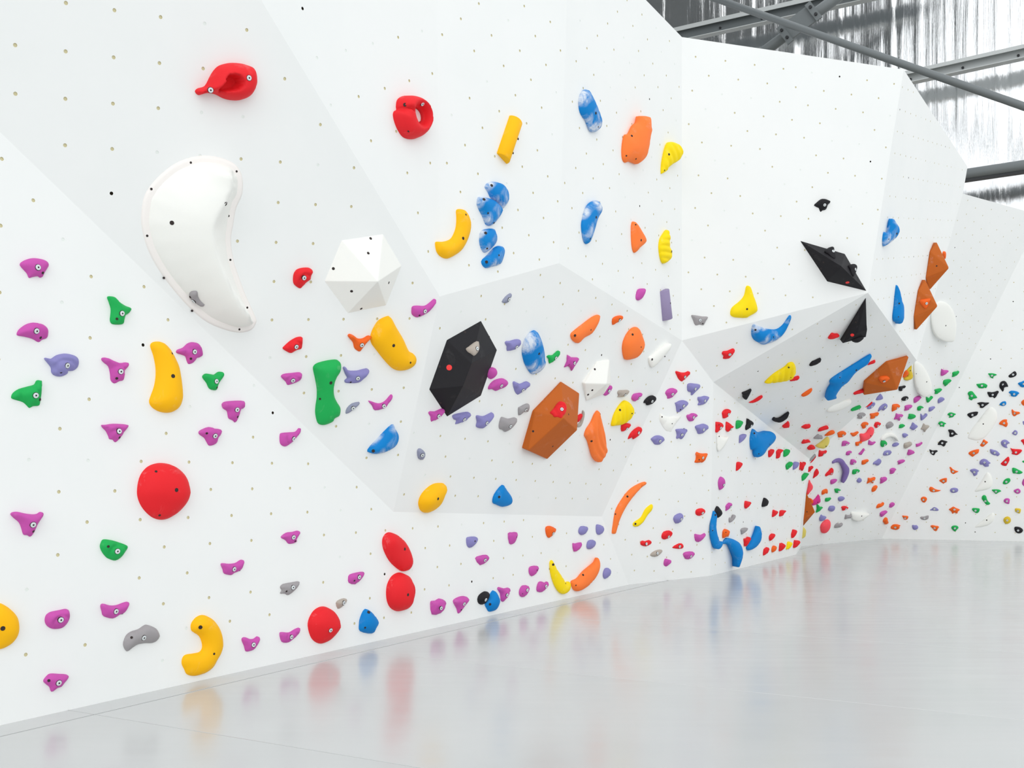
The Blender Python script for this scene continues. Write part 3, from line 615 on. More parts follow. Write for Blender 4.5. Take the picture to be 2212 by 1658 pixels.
e3 R j|1935,1040 1955,990 1970,953 2030,960 2045,990 2020,1060 1985,1110 1950,1120|||
e3 R j|1975,1300 1985,1200 2000,1160 2050,1172 2090,1170 2110,1205 2080,1260 2030,1310 1985,1318|||
e3 G jh|2050,1335 2070,1290 2110,1210 2128,1212 2120,1245 2090,1300|||thin green hold at the bottom corner where the two walls meet the floor
e6 R jh|805,365 812,285 840,275 860,258 872,275 850,330|||small dark red hold in front of the pale yellow hold by the corner
e6 Q ph|830,195 870,158 915,195 937,245 930,290 920,350 870,390 808,405 820,330|||pale yellow stub // pale yellow hold directly below the small brown corner volume
e5 P p|315,400 345,450 385,510 400,570 380,630 330,690 275,765 265,720 285,600|||coral pink sliver hold above the small brown corner volume
e5 H p|540,750 570,810 585,880 575,940 500,985 395,1015 380,960 410,890 470,840||513,933|hot pink fin // hot pink fin-shaped hold right of the small brown corner volume
e5 O jv|310,835 350,840 390,870 410,910 400,960 380,970 340,900|||orange hold bolted onto the small brown corner volume
e4 W p|750,280 850,200 1000,140 1150,80 1290,50 1325,75 1290,150 1180,230 1050,290 900,335 760,330|||white ledge under overhang // long white ledge hold on the lower part of the grey overhang
e4 G j|1315,275 1340,240 1420,210 1520,187 1555,200 1540,235 1480,270 1350,310 1320,305|||
e4 L j|1700,250 1720,190 1790,150 1860,105 1888,115 1870,170 1820,230 1760,262|1805,203||
e4 R j|1655,220 1720,165 1810,85 1822,100 1790,150 1720,195|||
e4 L j|1965,320 1990,230 2050,170 2130,128 2175,145 2175,200 2130,260 2085,298 2060,265 2010,290|2120,210||
e4 S j|1465,410 1500,365 1560,347 1630,350 1660,380 1640,420 1600,450 1570,490 1530,490 1470,480 1490,440|1580,430||
e4 O j|1765,385 1790,365 1860,362 1970,340 1975,365 1950,410 1900,460 1850,490 1785,490 1795,440|1893,440||
e4 O j|1555,640 1590,590 1650,570 1715,580 1728,610 1700,650 1650,710 1605,728 1580,680|1670,655||
e4 R j|1880,610 1900,580 1960,567 2010,585 2028,605 1990,660 1920,715 1895,690 1870,665|1955,652||
e4 P p|1525,880 1545,845 1600,850 1660,845 1710,800 1760,720 1810,693 1850,705 1867,760 1850,840 1800,920 1720,990 1620,1030 1560,1040 1550,970||1780,893|coral crescent // coral pink crescent hold among small holds on the far wall
e4 R j|125,695 160,660 220,630 290,640 345,640 347,670 320,705 260,730 200,737|||
e4 R j|530,800 550,740 560,715 640,690 700,675 765,675 775,710 750,740 650,775|||
e4 O j|690,905 720,860 780,800 850,775 915,790 928,820 890,860 800,890|||
e4 O j|993,840 1010,815 1080,790 1150,788 1197,825 1180,870 1120,915 1090,935 1025,937 1010,890|1120,882||
e4 O j|1300,845 1320,822 1370,830 1430,810 1485,795 1492,815 1460,855 1420,895 1370,915 1330,880|||
e4 S j|425,965 460,910 530,858 570,890 600,915 635,915 635,950 600,980 460,978|||
e4 Q p|470,1150 560,1080 680,980 740,925 790,955 802,1010 780,1090 730,1160 650,1205 560,1195||712,1145|pale yellow half-moon // pale yellow half-moon hold in the crease under the grey overhang
e4 R j|137,1085 160,1010 190,985 230,1010 290,1005 345,1035 335,1055 260,1070 190,1088|||
e4 R j|272,1200 290,1160 340,1118 400,1130 450,1165 460,1185 440,1215 340,1240 290,1235|||
e4 R j|545,1390 548,1320 560,1235 610,1258 680,1262 730,1245 738,1275 700,1320 660,1350 620,1385 560,1398|660,1337||
e4 S j|340,1510 345,1440 390,1390 450,1330 472,1350 465,1375 420,1440|||
e4 R j|345,1550 360,1510 420,1445 475,1370 460,1420 410,1490|||
e4 M j|1100,1140 1103,1060 1120,1025 1190,1018 1250,1040 1285,1065 1260,1095 1215,1130 1110,1147|1207,1100||
e4 O j|1420,1060 1440,1045 1500,1040 1580,1020 1585,1040 1550,1080 1500,1130 1435,1137|1513,1095||
e4 M j|1728,1105 1735,1010 1750,997 1800,1030 1840,1050 1895,1035 1895,1055 1850,1100 1800,1125 1750,1110|||
e4 G j|2027,1030 2080,1007 2140,1020 2175,1070 2160,1120 2110,1145 2070,1168 2030,1130|2113,1112||
e4 M j|1197,1355 1205,1290 1240,1265 1310,1258 1333,1280 1310,1325 1270,1358|1285,1325||
e4 M j|1490,1325 1560,1265 1610,1200 1635,1210 1630,1250 1590,1310 1560,1355|||
e4 L j|2085,1360 2095,1300 2130,1260 2200,1250 2265,1255 2275,1290 2250,1340 2220,1360 2150,1370|2173,1315||
e4 M j|1303,1580 1310,1475 1340,1458 1400,1465 1450,1510 1420,1550 1370,1588|1380,1547||
e4 O j|1580,1585 1575,1500 1600,1480 1720,1463 1730,1480 1700,1530 1650,1575|1683,1540||
e4 L j|1845,1580 1860,1530 1930,1490 1990,1450 2030,1470 2030,1530 1990,1590 1940,1612 1900,1580|||
e5 V p|865,-20 875,-45 930,-85 1000,-108 1080,-105 1140,-65 1190,10 1240,70 1270,130 1272,200 1250,290 1200,400 1140,475 1118,460 1120,400 1145,290 1148,220 1130,160 1090,70 1040,0 990,-15 930,-8 875,12|||violet hook // large violet hook-shaped hold on the far wall
e5 R jh|290,215 300,150 305,95 350,80 390,68 408,85 395,120 360,160 340,200|||
e5 R j|415,370 430,290 440,215 500,132 535,180 543,225 525,270 480,320|||
e5 R j|700,290 720,250 780,190 850,118 885,135 897,185 880,260 850,290 790,285 720,320|845,247||
e5 G j|137,315 170,275 240,232 295,240 298,275 260,330 220,385 165,425 150,370|||
e5 M j|828,410 880,388 970,385 975,405 940,460 890,497 835,503|||
e5 G j|1350,190 1370,155 1450,150 1510,160 1522,185 1490,225 1440,245 1395,270 1350,262|1450,215||
e5 L j|1450,430 1475,380 1510,353 1555,370 1568,410 1550,450 1505,475|||
e5 O j|1700,495 1720,420 1722,350 1780,365 1850,350 1893,340 1885,380 1850,440 1845,490 1820,475 1780,455|1833,428||
e5 M j|2013,370 2060,345 2150,335 2170,365 2150,410 2100,455 2025,495 2030,430|||
e5 O j|1813,660 1820,600 1860,550 1930,535 1942,560 1920,620 1880,670 1830,692|||
e5 O j|622,755 625,660 700,625 745,622 757,680 750,720 735,732 705,715 660,745|||
e5 G j|918,625 940,612 1010,610 1040,628 1073,640 1040,665 1010,710 985,717 945,700|1010,675||
e5 G j|697,915 702,850 720,832 790,830 832,825 830,855 800,895 760,920|||
e5 L j|1005,855 1020,815 1080,797 1145,810 1160,835 1140,870 1100,905 1040,912|||
e5 G j|485,1175 505,1100 495,995 520,985 550,1010 580,1045 635,1050 638,1070 600,1105 560,1150 500,1180|||
e5 L j|770,1120 800,1035 850,1022 910,1025 930,1050 915,1115 860,1160|||
e5 R j|1080,1055 1120,1030 1190,1030 1240,1050 1247,1065 1215,1105 1165,1125 1115,1135 1105,1090|1190,1093||
e5 O j|1920,1070 1935,1010 1980,970 2040,972 2090,937 2097,970 2075,1020 2020,1055 1950,1080|||
e5 L j|560,1320 580,1270 605,1227 640,1255 690,1270 722,1280 715,1310 680,1355 620,1387 575,1380|||
e5 S j|1165,1335 1175,1280 1185,1227 1220,1238 1270,1245 1310,1240 1332,1260 1325,1290 1290,1320 1230,1318 1190,1338|||
e5 W p|1320,1165 1450,1180 1600,1195 1750,1210 1720,1260 1650,1320 1560,1375 1470,1393 1390,1370 1340,1320 1320,1250||1565,1262|white half-round // white half-round hold near the foot of the far wall
e5 M j|2003,1210 2030,1170 2080,1150 2165,1138 2177,1160 2140,1210 2100,1255 2050,1287 2030,1275|||
e5 P p|592,1520 610,1460 660,1400 720,1360 785,1355 820,1390 830,1460 815,1550 770,1620 720,1668 650,1680 610,1630|||coral egg // coral pink egg-shaped hold near the foot of the far wall
e5 S j|918,1530 930,1480 970,1440 1010,1432 1050,1450 1105,1430 1110,1460 1080,1510 1030,1540 930,1548|||
e5 O j|2078,1385 2100,1330 2140,1298 2180,1310 2195,1370 2212,1420 2190,1450 2140,1467 2100,1420|||
d3 K j|330,240 360,205 410,165 450,160 490,175 518,190 510,215 490,235 480,270 465,292 430,300 410,317 395,290 385,268|450,235||single black hold alone above the black diamond volume
d3 K jv|455,790 470,755 520,735 560,745 568,780 585,810 590,850 570,865 540,850 500,815|553,788||left of two black holds bolted onto the black diamond volume
d3 K jv|740,965 755,945 790,935 825,945 842,985 830,1030 815,1075 790,1080 770,1040 760,1000|818,1003||right of two black holds bolted onto the black diamond volume
d3 B pc|1147,650 1155,580 1170,555 1190,562 1215,560 1235,480 1250,420 1270,398 1285,410 1310,455 1335,500 1338,560 1310,620 1250,680 1190,720 1160,722||1312,577 1215,643|high blue hold // chalky blue hold high up left of the two brown kite volumes
d3 O j|1860,810 1875,790 1895,792 1902,830 1895,880 1880,850|||small orange hold on the right edge of the upper brown kite volume
d3 O jv|1582,1385 1600,1365 1650,1355 1710,1350 1715,1365 1695,1410 1680,1450 1660,1475 1635,1460 1610,1430|1667,1410||orange hold bolted onto the lower brown kite volume
d3 B p|1310,1190 1340,1235 1365,1320 1375,1370 1400,1430 1405,1490 1405,1560 1400,1600 1380,1645 1355,1655 1335,1635 1310,1630 1285,1600 1278,1540 1290,1440 1295,1320||1340,1410 1328,1570|blue spike hold // tall blue spike-shaped hold left of the lower brown kite volume
d4 K jv|550,530 600,500 680,470 735,485 690,530 650,550 600,556|||black hold under the lower edge of the black spike volume
d4 R j|205,490 230,440 260,408 300,425 340,428 370,440 365,460 320,485 270,505 225,505|||
d2 K j|1932,1160 1950,1120 2000,1095 2060,1073 2068,1090 2055,1120 2010,1150 1950,1168|||
d4 B p|193,1415 195,1330 215,1250 245,1195 230,1140 260,1090 300,1060 400,1000 520,930 650,855 760,790 855,745 835,800 800,870 720,925 640,975 580,1040 520,1120 480,1160 430,1190 390,1240 350,1300 330,1345 335,1385 280,1408 210,1422||620,960 375,1070 420,1150|blue club hold // long blue club-shaped hold across the grey overhang
d4 R j|795,890 820,850 880,820 905,818 900,850 850,875|||
d4 O jv|958,1105 970,1070 1020,1055 1080,1055 1122,1085 1110,1110 1070,1145 1030,1167 995,1155|1038,1130||orange hold bolted onto the brown volume under the overhang
d4 O j|1320,1070 1340,1000 1360,960 1395,975 1405,1010 1390,1040 1350,1070|||orange hold peeking out right of the brown volume under the overhang
d4 Z p|1335,1080 1400,1050 1370,980 1420,920 1450,885 1450,960 1470,1040 1450,1095 1390,1118 1350,1110||1427,968|mustard fin // mustard yellow fin hold behind the brown volume under the overhang
d4 R j|583,1310 600,1290 660,1270 725,1257 738,1275 715,1300 600,1335|||
d2 E g|1400,1372 1450,1310 1520,1250 1640,1180 1680,1135 1740,1132 1770,1180 1770,1250 1740,1300 1690,1335 1580,1360 1450,1375||1678,1175 1703,1298|lemon cone hold // lemon yellow grooved cone hold on the grey overhang
d2 R j|1697,1340 1730,1305 1800,1285 1807,1305 1780,1335 1715,1348|||
d2 O j|1835,1510 1870,1480 1920,1450 1960,1432 1955,1465 1910,1510 1850,1533|||
d2 R j|885,1020 900,990 950,985 1010,958 1035,965 1033,990 1000,1040 965,1080 900,1082 905,1050|977,1025||
d4 W p|1740,170 1750,60 1800,-20 1880,-60 1970,-40 2050,40 2100,160 2120,300 2110,430 2080,530 2020,545 1940,530 1850,480 1790,400 1755,290||1955,297|white disc hold // large white disc hold right of the lower brown kite volume
d4 W p|1485,860 1520,835 1560,850 1620,900 1680,990 1730,1100 1750,1200 1740,1310 1700,1350 1640,1365 1580,1320 1530,1230 1500,1100 1485,960||1670,1135 1515,1015|white tongue hold // long white tongue-shaped hold below the white disc hold
f1 K j|685,850 695,825 770,820 840,805 845,825 810,870 780,905 745,938 695,920|780,885||
f1 L j|150,1150 170,1085 210,1040 250,997 290,1045 308,1100 280,1135 220,1152|||
f1 K j|748,1125 790,1080 860,1062 905,1070 915,1100 890,1140 820,1170 770,1160|860,1125||
f1 M j|1050,1110 1100,1075 1180,1053 1220,1070 1210,1105 1150,1170 1075,1222 1055,1190|||
f1 G j|1335,1080 1360,1070 1410,1105 1440,1090 1475,1055 1498,1065 1495,1100 1450,1150 1400,1205 1370,1200|||
f1 L j|1622,1150 1650,1110 1700,1085 1760,1095 1772,1130 1730,1180 1670,1218 1635,1225|||
f1 O j|535,1415 535,1270 600,1248 680,1250 715,1285 690,1330 620,1385 550,1417|645,1337||
f1 M j|830,1405 840,1350 830,1295 890,1272 1000,1270 980,1330 930,1385|940,1355||
f1 G j|1130,1345 1145,1305 1220,1290 1280,1322 1240,1355 1200,1400 1150,1400|1220,1355||
f1 L j|1410,1335 1450,1315 1550,1305 1530,1350 1480,1400 1412,1425|||
f1 M j|575,1612 610,1540 625,1460 680,1490 780,1495 775,1520 735,1580 705,1650 670,1610|715,1563||
f1 G j|910,1590 925,1540 930,1480 1000,1485 1070,1500 1092,1535 1060,1580 980,1610|||
f1 L j|1205,1480 1230,1485 1280,1535 1340,1475 1362,1480 1355,1520 1300,1590 1245,1630 1225,1620|||
f1 M j|1705,415 1720,410 1800,440 1875,445 1850,490 1780,550 1705,570|||
f1 G j|1965,500 2010,475 2080,470 2122,455 2115,500 2060,570 1970,600 1980,545|||
f1 G j|1760,680 1850,660 1930,660 1935,685 1880,750 1805,825 1790,790 1755,770|||
f1 G j|1535,910 1580,890 1690,875 1717,890 1700,920 1610,1003 1555,1000 1570,950|||
f2 G j|1843,175 1870,130 1930,112 1990,130 2050,155 2010,185 1980,225 1940,235 1890,243 1875,225 1895,200|1938,173||
f2 G j|1612,375 1640,345 1700,322 1760,350 1817,380 1775,405 1765,462 1710,450 1670,458 1660,420|1703,395||
f2 K j|1858,530 1960,527 2010,560 2050,610 2097,645 2040,650 1975,697 1890,695 1892,610|1957,618||
f2 K j|1610,890 1640,820 1700,772 1760,785 1850,815 1810,850 1795,900 1750,932 1690,895|1718,847||
f2 K j|1412,1000 1440,1003 1490,1025 1580,1015 1615,1045 1560,1080 1525,1140 1460,1115 1425,1060|1487,1075||
f2 S j|380,440 400,385 450,350 510,340 555,380 555,430 510,475 415,510 405,470|||
f2 G j|690,490 705,460 695,430 730,402 790,398 838,430 800,465 750,493|||
f2 L j|950,490 990,430 1020,352 1080,400 1147,447 1090,500 1030,545 1000,520|||
f2 T j|1212,520 1250,460 1280,375 1330,420 1420,435 1380,490 1335,540 1312,590 1290,540|||beige star hold // beige four-pointed star hold by the right edge of the far wall
f2 L j|775,630 850,618 915,655 870,690 845,720 795,710|||
f2 L j|530,895 570,855 640,840 685,850 680,890 640,925 590,937 545,930|||
f2 T j|815,950 820,855 900,840 970,822 995,845 985,900 930,945 855,985|||
f2 M j|1090,870 1150,865 1200,855 1250,830 1235,865 1180,920 1110,940 1105,900|||
f2 M j|890,1110 910,1050 920,1005 990,1015 1050,1045 1062,1080 1020,1115 930,1145|||
f2 M j|652,1300 680,1265 750,1250 825,1250 828,1275 790,1315 730,1345 675,1362 690,1320|||
f2 M j|475,1490 500,1458 570,1445 625,1470 600,1505 575,1555 540,1585 485,1585 490,1530|||
f2 W p|250,760 290,690 360,630 460,600 560,620 640,690 690,800 670,810 630,750 560,715 470,705 380,735 310,790|||white arch hold // white arch-shaped hold right of the coral crescent
f2 O j|1890,1425 1925,1420 1980,1475 2050,1505 2110,1525 2040,1560 1985,1590 1920,1545 1915,1480|1975,1525||
f3 O j|1642,305 1720,260 1810,242 1832,260 1825,340 1785,355 1748,382 1700,350|1748,315||
f3 O j|1405,510 1430,455 1480,460 1540,500 1610,525 1690,537 1620,568 1510,585 1440,570|1515,540||
f3 L j|1905,540 1930,495 2000,477 2075,490 2102,520 2085,575 2000,602 1930,585|1985,547||
f3 O j|1207,760 1220,710 1280,688 1340,710 1358,750 1335,800 1300,832 1250,820|1270,763||
f3 M j|465,880 500,840 550,830 588,850 570,900 500,957 460,935 475,910|||
f3 L j|1420,1015 1470,975 1525,938 1590,960 1632,1000 1620,1025 1540,1028 1480,1018|1530,985||
f3 O j|1875,995 1930,960 1985,927 2050,960 2145,1000 2095,1045 2080,1095 2010,1070 1965,1105 1940,1050|2008,995||orange star hold // large orange star-like hold low on the right wall
f3 O j|760,1140 830,1145 890,1150 912,1175 880,1235 810,1240 785,1195|830,1203||
f3 S j|1190,1195 1215,1165 1290,1165 1340,1145 1390,1138 1397,1170 1380,1220 1310,1247 1230,1235|1295,1203||grey ledge hold // grey hold low on the right wall, the only grey one there
f3 O j|488,1420 510,1380 560,1350 650,1350 725,1380 700,1400 695,1450 615,1487 500,1460|597,1425||
f3 L j|1005,1365 1060,1372 1110,1370 1145,1410 1135,1455 1075,1487 1020,1465 1000,1420|||
f3 O j|1432,1392 1490,1368 1560,1385 1620,1390 1642,1420 1610,1460 1595,1500 1530,1505 1490,1450|1535,1440||
f3 G j|1935,1435 1960,1390 2020,1378 2080,1388 2110,1430 2075,1475 2025,1523 1975,1490|2018,1443||
f4 G j|1352,295 1400,285 1480,288 1570,320 1510,350 1480,375 1478,412 1410,385 1390,340|1445,343||
f4 K j|1845,340 1910,290 1985,235 2025,260 2040,310 2010,355 1930,388 1860,385|1950,318||
f4 G j|1075,545 1150,535 1250,522 1340,570 1310,640 1270,630 1235,648 1140,640 1100,590|1205,583||
f4 K j|1625,570 1645,510 1690,475 1750,468 1800,510 1840,605 1790,610 1740,635 1740,670 1710,730 1660,670 1630,620|1705,553||black beak hold // black beak-shaped hold high on the right wall
f4 G j|870,785 885,735 940,710 990,725 1040,790 1100,870 1030,890 990,905 965,935 890,895 905,840|963,825||
f4 K j|1338,730 1450,738 1530,720 1580,703 1615,730 1580,790 1550,850 1500,885 1470,850 1400,862 1360,810|1463,800||
f4 B j|1845,743 1910,700 2000,708 2060,725 2105,760 2070,790 2020,845 1910,835 1895,780|1975,785||blue winged hold // middle of three small blue holds high on the right wall
f4 B j|2065,525 2150,490 2230,460 2300,520 2280,590 2190,625 2130,600|2205,540||topmost of three small blue holds, cut by the right photo edge
f4 K j|1088,1000 1200,972 1290,985 1383,985 1360,1020 1290,1070 1230,1115 1160,1108 1155,1050|1220,1045||
f4 B j|1625,1035 1670,980 1720,957 1778,958 1790,1020 1750,1060 1690,1067|1722,1025||blue petal hold // lowest of three small blue holds high on the right wall
f4 K j|855,1275 900,1235 1020,1205 1110,1203 1115,1240 1080,1295 1000,1325 945,1360 890,1320|978,1282||
f4 O j|2145,990 2170,940 2215,915 2280,940 2300,1000 2250,1060 2190,1055|||orange hold cut by the right photo edge below the blue holds
f4 O j|1917,1165 1940,1148 1990,1195 2090,1205 2122,1245 2050,1275 1990,1315 1935,1280|1983,1240||
f4 O j|1615,1500 1660,1430 1730,1390 1810,1390 1805,1440 1830,1495 1790,1573 1700,1530|1733,1477||
f5 L j|2180,110 2215,100 2250,130 2250,180 2200,190|||lavender hold cut by the right photo edge, only a sliver showing
f5 L j|1925,395 1960,350 2000,313 2050,340 2062,385 2040,430 2000,442|2000,385||
f5 L j|1662,630 1680,575 1740,545 1810,560 1880,630 1835,640 1800,690 1825,735 1780,742 1700,700|1750,625||lavender gaping hold // lavender hold shaped like an open mouth on the right wall
f5 R j|2135,565 2200,530 2260,560 2260,640 2210,675 2180,620|||red hold cut by the right photo edge
f5 O j|1248,535 1300,570 1358,605 1300,660 1230,717 1160,680 1205,620|1248,632||
f5 O j|885,875 920,830 1020,790 1130,772 1143,800 1120,865 1050,905 990,955 930,920|1012,865||
f5 L j|1407,768 1490,790 1570,815 1640,890 1580,942 1550,920 1500,918 1430,880 1405,830|1510,857||
f5 R j|1888,745 1930,760 2030,770 2140,778 2168,810 2120,870 2050,915 1990,905 1915,885 1935,850|2018,848||
f5 L j|1150,1090 1175,1035 1250,1002 1330,1025 1380,1075 1420,1105 1370,1130 1375,1182 1280,1193 1230,1145 1165,1140|1270,1090||
f5 R j|1662,1130 1665,1105 1740,1030 1830,952 1860,970 1868,1040 1820,1130 1785,1175 1700,1160|1770,1083||
f5 G j|2165,1065 2210,1040 2260,1060 2240,1100 2205,1095|||green hold cut by the right photo edge, only its tip showing
f5 L j|918,1278 980,1245 1050,1240 1140,1288 1105,1320 1095,1380 1020,1417 985,1350|1025,1320||
f5 G j|1930,1230 1985,1217 2080,1260 2188,1325 2105,1368 2020,1350 1945,1345|2033,1307||
f5 G j|1705,1580 1740,1510 1800,1470 1870,1467 1892,1520 1850,1580 1780,1612 1725,1605|1788,1550||
f5 M j|2165,1580 2190,1500 2230,1470 2280,1550 2240,1650 2190,1640|||magenta hold cut by the right photo edge
f5 W p|870,490 960,310 1090,130 1250,-80 1390,-230 1500,-200 1570,-80 1560,80 1480,240 1380,380 1250,510 1100,562 960,540||1238,170|long white wedge // longest of three white wedge holds on the right wall
f6 W p|1035,455 1120,320 1230,150 1330,0 1420,60 1460,200 1440,330 1350,400 1200,435||1283,220|middle white wedge // middle of three white wedge holds on the right wall
f6 W p|1040,1305 1150,1210 1300,1080 1450,970 1500,1000 1500,1100 1450,1190 1350,1260 1200,1300||1320,1137|low white wedge // lowest of three white wedge holds on the right wall
f6 G j|1440,420 1490,405 1590,405 1640,420 1670,450 1620,470 1580,495 1538,515 1490,465|1540,455||
f6 M j|1968,435 2010,405 2075,385 2115,410 2135,450 2110,500 2050,512 1995,480|2053,450||
f6 G j|1203,600 1225,555 1270,540 1310,570 1330,640 1365,700 1410,740 1370,775 1310,770 1270,720 1215,650|1290,683||green bean hold // green bean-shaped hold below the middle white wedge
f6 M j|1728,680 1750,635 1810,615 1870,635 1872,690 1855,755 1800,745 1750,720|1800,685||
f6 G j|972,890 985,855 1030,850 1130,858 1157,880 1140,940 1090,975 1020,945|1053,910||
f6 Z j|2003,860 2070,858 2130,870 2142,900 2115,980 2060,965 2000,930|2063,922||small squarish mustard hold above the mustard disc on the right wall
f6 Z j|1722,1145 1745,1085 1810,1052 1870,1070 1903,1130 1890,1190 1830,1230 1760,1220|1808,1143||mustard disc // round mustard disc hold low on the right wall
f6 K j|1980,1340 2000,1300 2060,1297 2130,1315 2185,1360 2188,1400 2150,1445 2080,1458 2010,1420|2070,1385||lowest black hold // rounded black hold at the bottom of the right wall
c4 M j|87,1100 95,1070 120,1045 155,1050 162,1080 145,1115 115,1137 92,1125|145,1083||
"""
# ------------------------------------------------------------------ hold materials
RGB = dict(M=(198,82,170), L=(138,134,190), N=(146,150,172), G=(28,172,84), R=(232,36,44), O=(242,102,32), A=(255,128,58), Y=(253,188,8), E=(250,220,14),
           B=(0,128,204), K=(31,30,34), S=(160,156,158), T=(178,168,158), W=(243,243,238), P=(255,84,96), H=(214,52,138), V=(126,106,168), I=(150,138,172), F=(246,241,237), Q=(226,208,106), Z=(222,190,52), C=(190,96,30))
CNAME = dict(M='magenta', L='lavender', N='slate grey', G='green', R='red', O='orange', A='bright orange', Y='yellow', E='lemon', B='blue', K='black', S='grey',
             T='beige', W='white', P='coral pink', H='hot pink', V='violet', I='lilac', F='cream', Q='pale yellow', Z='mustard', C='brown')
def hold_mat(key, chalk):
    r, g, b = RGB[key]
    m, nt, p = new_mat('textured_resin_'+CNAME[key].replace(' ', '_')+('_chalked' if chalk else ''))
    L = nt.links.new; tc = node(nt, 'ShaderNodeTexCoord')
    n1 = node(nt, 'ShaderNodeTexNoise', Scale=420.0, Detail=2.0); L(tc.outputs['Object'], n1.inputs['Vector'])
    bp = node(nt, 'ShaderNodeBump', Strength=0.22, Distance=0.0015); L(n1.outputs['Fac'], bp.inputs['Height']); L(bp.outputs['Normal'], p.inputs['Normal'])
    n2 = node(nt, 'ShaderNodeTexNoise', Scale=9.0, Detail=9.0, Roughness=0.72, Distortion=0.6); L(tc.outputs['Object'], n2.inputs['Vector'])
    ramp = node(nt, 'ShaderNodeValToRGB'); L(n2.outputs['Fac'], ramp.inputs['Fac'])
    ramp.color_ramp.elements[0].position = 0.42 if chalk else 0.56; ramp.color_ramp.elements[1].position = 0.60 if chalk else 0.9
    ramp.color_ramp.elements[0].color = (0, 0, 0, 1); v = 0.85 if chalk else 0.34; ramp.color_ramp.elements[1].color = (v, v, v, 1)
    n3 = node(nt, 'ShaderNodeTexNoise', Scale=5.5, Detail=1.5, Distortion=0.3); L(tc.outputs['Object'], n3.inputs['Vector'])
    r3 = node(nt, 'ShaderNodeValToRGB'); L(n3.outputs['Fac'], r3.inputs['Fac'])
    r3.color_ramp.elements[0].position = 0.43; r3.color_ramp.elements[1].position = 0.56
    mul = node(nt, 'ShaderNodeMath', operation='MULTIPLY'); L(ramp.outputs['Color'], mul.inputs[0]); L(r3.outputs['Color'], mul.inputs[1])
    mx = node(nt, 'ShaderNodeMix', data_type='RGBA'); L(mul.outputs[0], mx.inputs['Factor'])
    mx.inputs['A'].default_value = srgb(r, g, b); mx.inputs['B'].default_value = (0.80, 0.82, 0.84, 1) if key != 'K' else (0.2, 0.2, 0.2, 1)
    L(mx.outputs['Result'], p.inputs['Base Color'])
    p.inputs['Roughness'].default_value = 0.62; p.inputs['Specular IOR Level'].default_value = 0.22
    return m
HM = {}
def get_mat(key, chalk=False):
    k = (key, bool(chalk) and key in 'BYRG')
    if k not in HM: HM[k] = hold_mat(*k)
    return HM[k]
MAT_BOLT = plain('zinc_bolt', srgb(222, 228, 230), 0.4, 0.15)
MAT_HOLE = plain('painted_hole_shade', srgb(46, 36, 34), 0.8)  # dark colour stands for the shade inside screw holes and bolt recesses
MAT_DOT = plain('red_dot_sticker', srgb(238, 42, 40), 0.5)

def lathe_mesh(name, prof, mats, idx, seg=12):
    V, Fc, I = [], [], []
    for r, z in prof:
        for k in range(seg):
            a = 2*math.pi*k/seg; V.append((r*math.cos(a), r*math.sin(a), z))
    for j in range(len(prof)-1):
        for k in range(seg):
            Fc.append((j*seg+k, j*seg+(k+1) % seg, (j+1)*seg+(k+1) % seg, (j+1)*seg+k)); I.append(idx[j])
    Fc.append(tuple((len(prof)-1)*seg+k for k in range(seg))); I.append(idx[-1])
    me = bpy.data.meshes.new(name); me.from_pydata(V, [], Fc)
    for m in mats: me.materials.append(m)
    me.polygons.foreach_set('material_index', I); me.update(); return me
BOLT_ME = lathe_mesh('bolt', [(1.22, -0.6), (1.22, 0.05), (1.05, 0.06), (1.05, 0.24), (0.92, 0.36), (0.36, 0.38), (0.32, 0.24)], [MAT_BOLT, MAT_HOLE], [1, 1, 0, 0, 0, 1, 1])  # outer ring and socket coloured dark as the shade of a recess
HOLE_ME = lathe_mesh('screw_hole', [(1.0, -0.6), (1.0, 0.05), (0.8, 0.08), (0.7, 0.02)], [MAT_HOLE], [0, 0, 0, 0], 10)  # shallow raised disc, its dark colour painted in for a hole's inner shade

def raycast(u, v, tris):
    r = ray(u, v); best = None
    for (a, b, c, n) in tris:
        den = r @ n
        if abs(den) < 1e-9: continue
        t = ((a-CAM) @ n)/den
        if t <= 0.1 or (best and t >= best[0]): continue
        P = CAM+r*t
        v0, v1, v2 = b-a, c-a, P-a
        d00, d01, d11, d20, d21 = v0 @ v0, v0 @ v1, v1 @ v1, v2 @ v0, v2 @ v1
        D = d00*d11-d01*d01
        if abs(D) < 1e-14: continue
        y = (d11*d20-d01*d21)/D; z = (d00*d21-d01*d20)/D
        if y >= -1e-3 and z >= -1e-3 and y+z <= 1.002: best = (t, P, n)
    return best
VSURF = []
def add_vsurf(obj_world_tris):
    for a, b, c in obj_world_tris:
        n = np.cross(b-a, c-a); l = np.linalg.norm(n)
        if l < 1e-10: continue
        n = n/l; n = n if n @ (CAM-a) > 0 else -n
        VSURF.append((a, b, c, n))

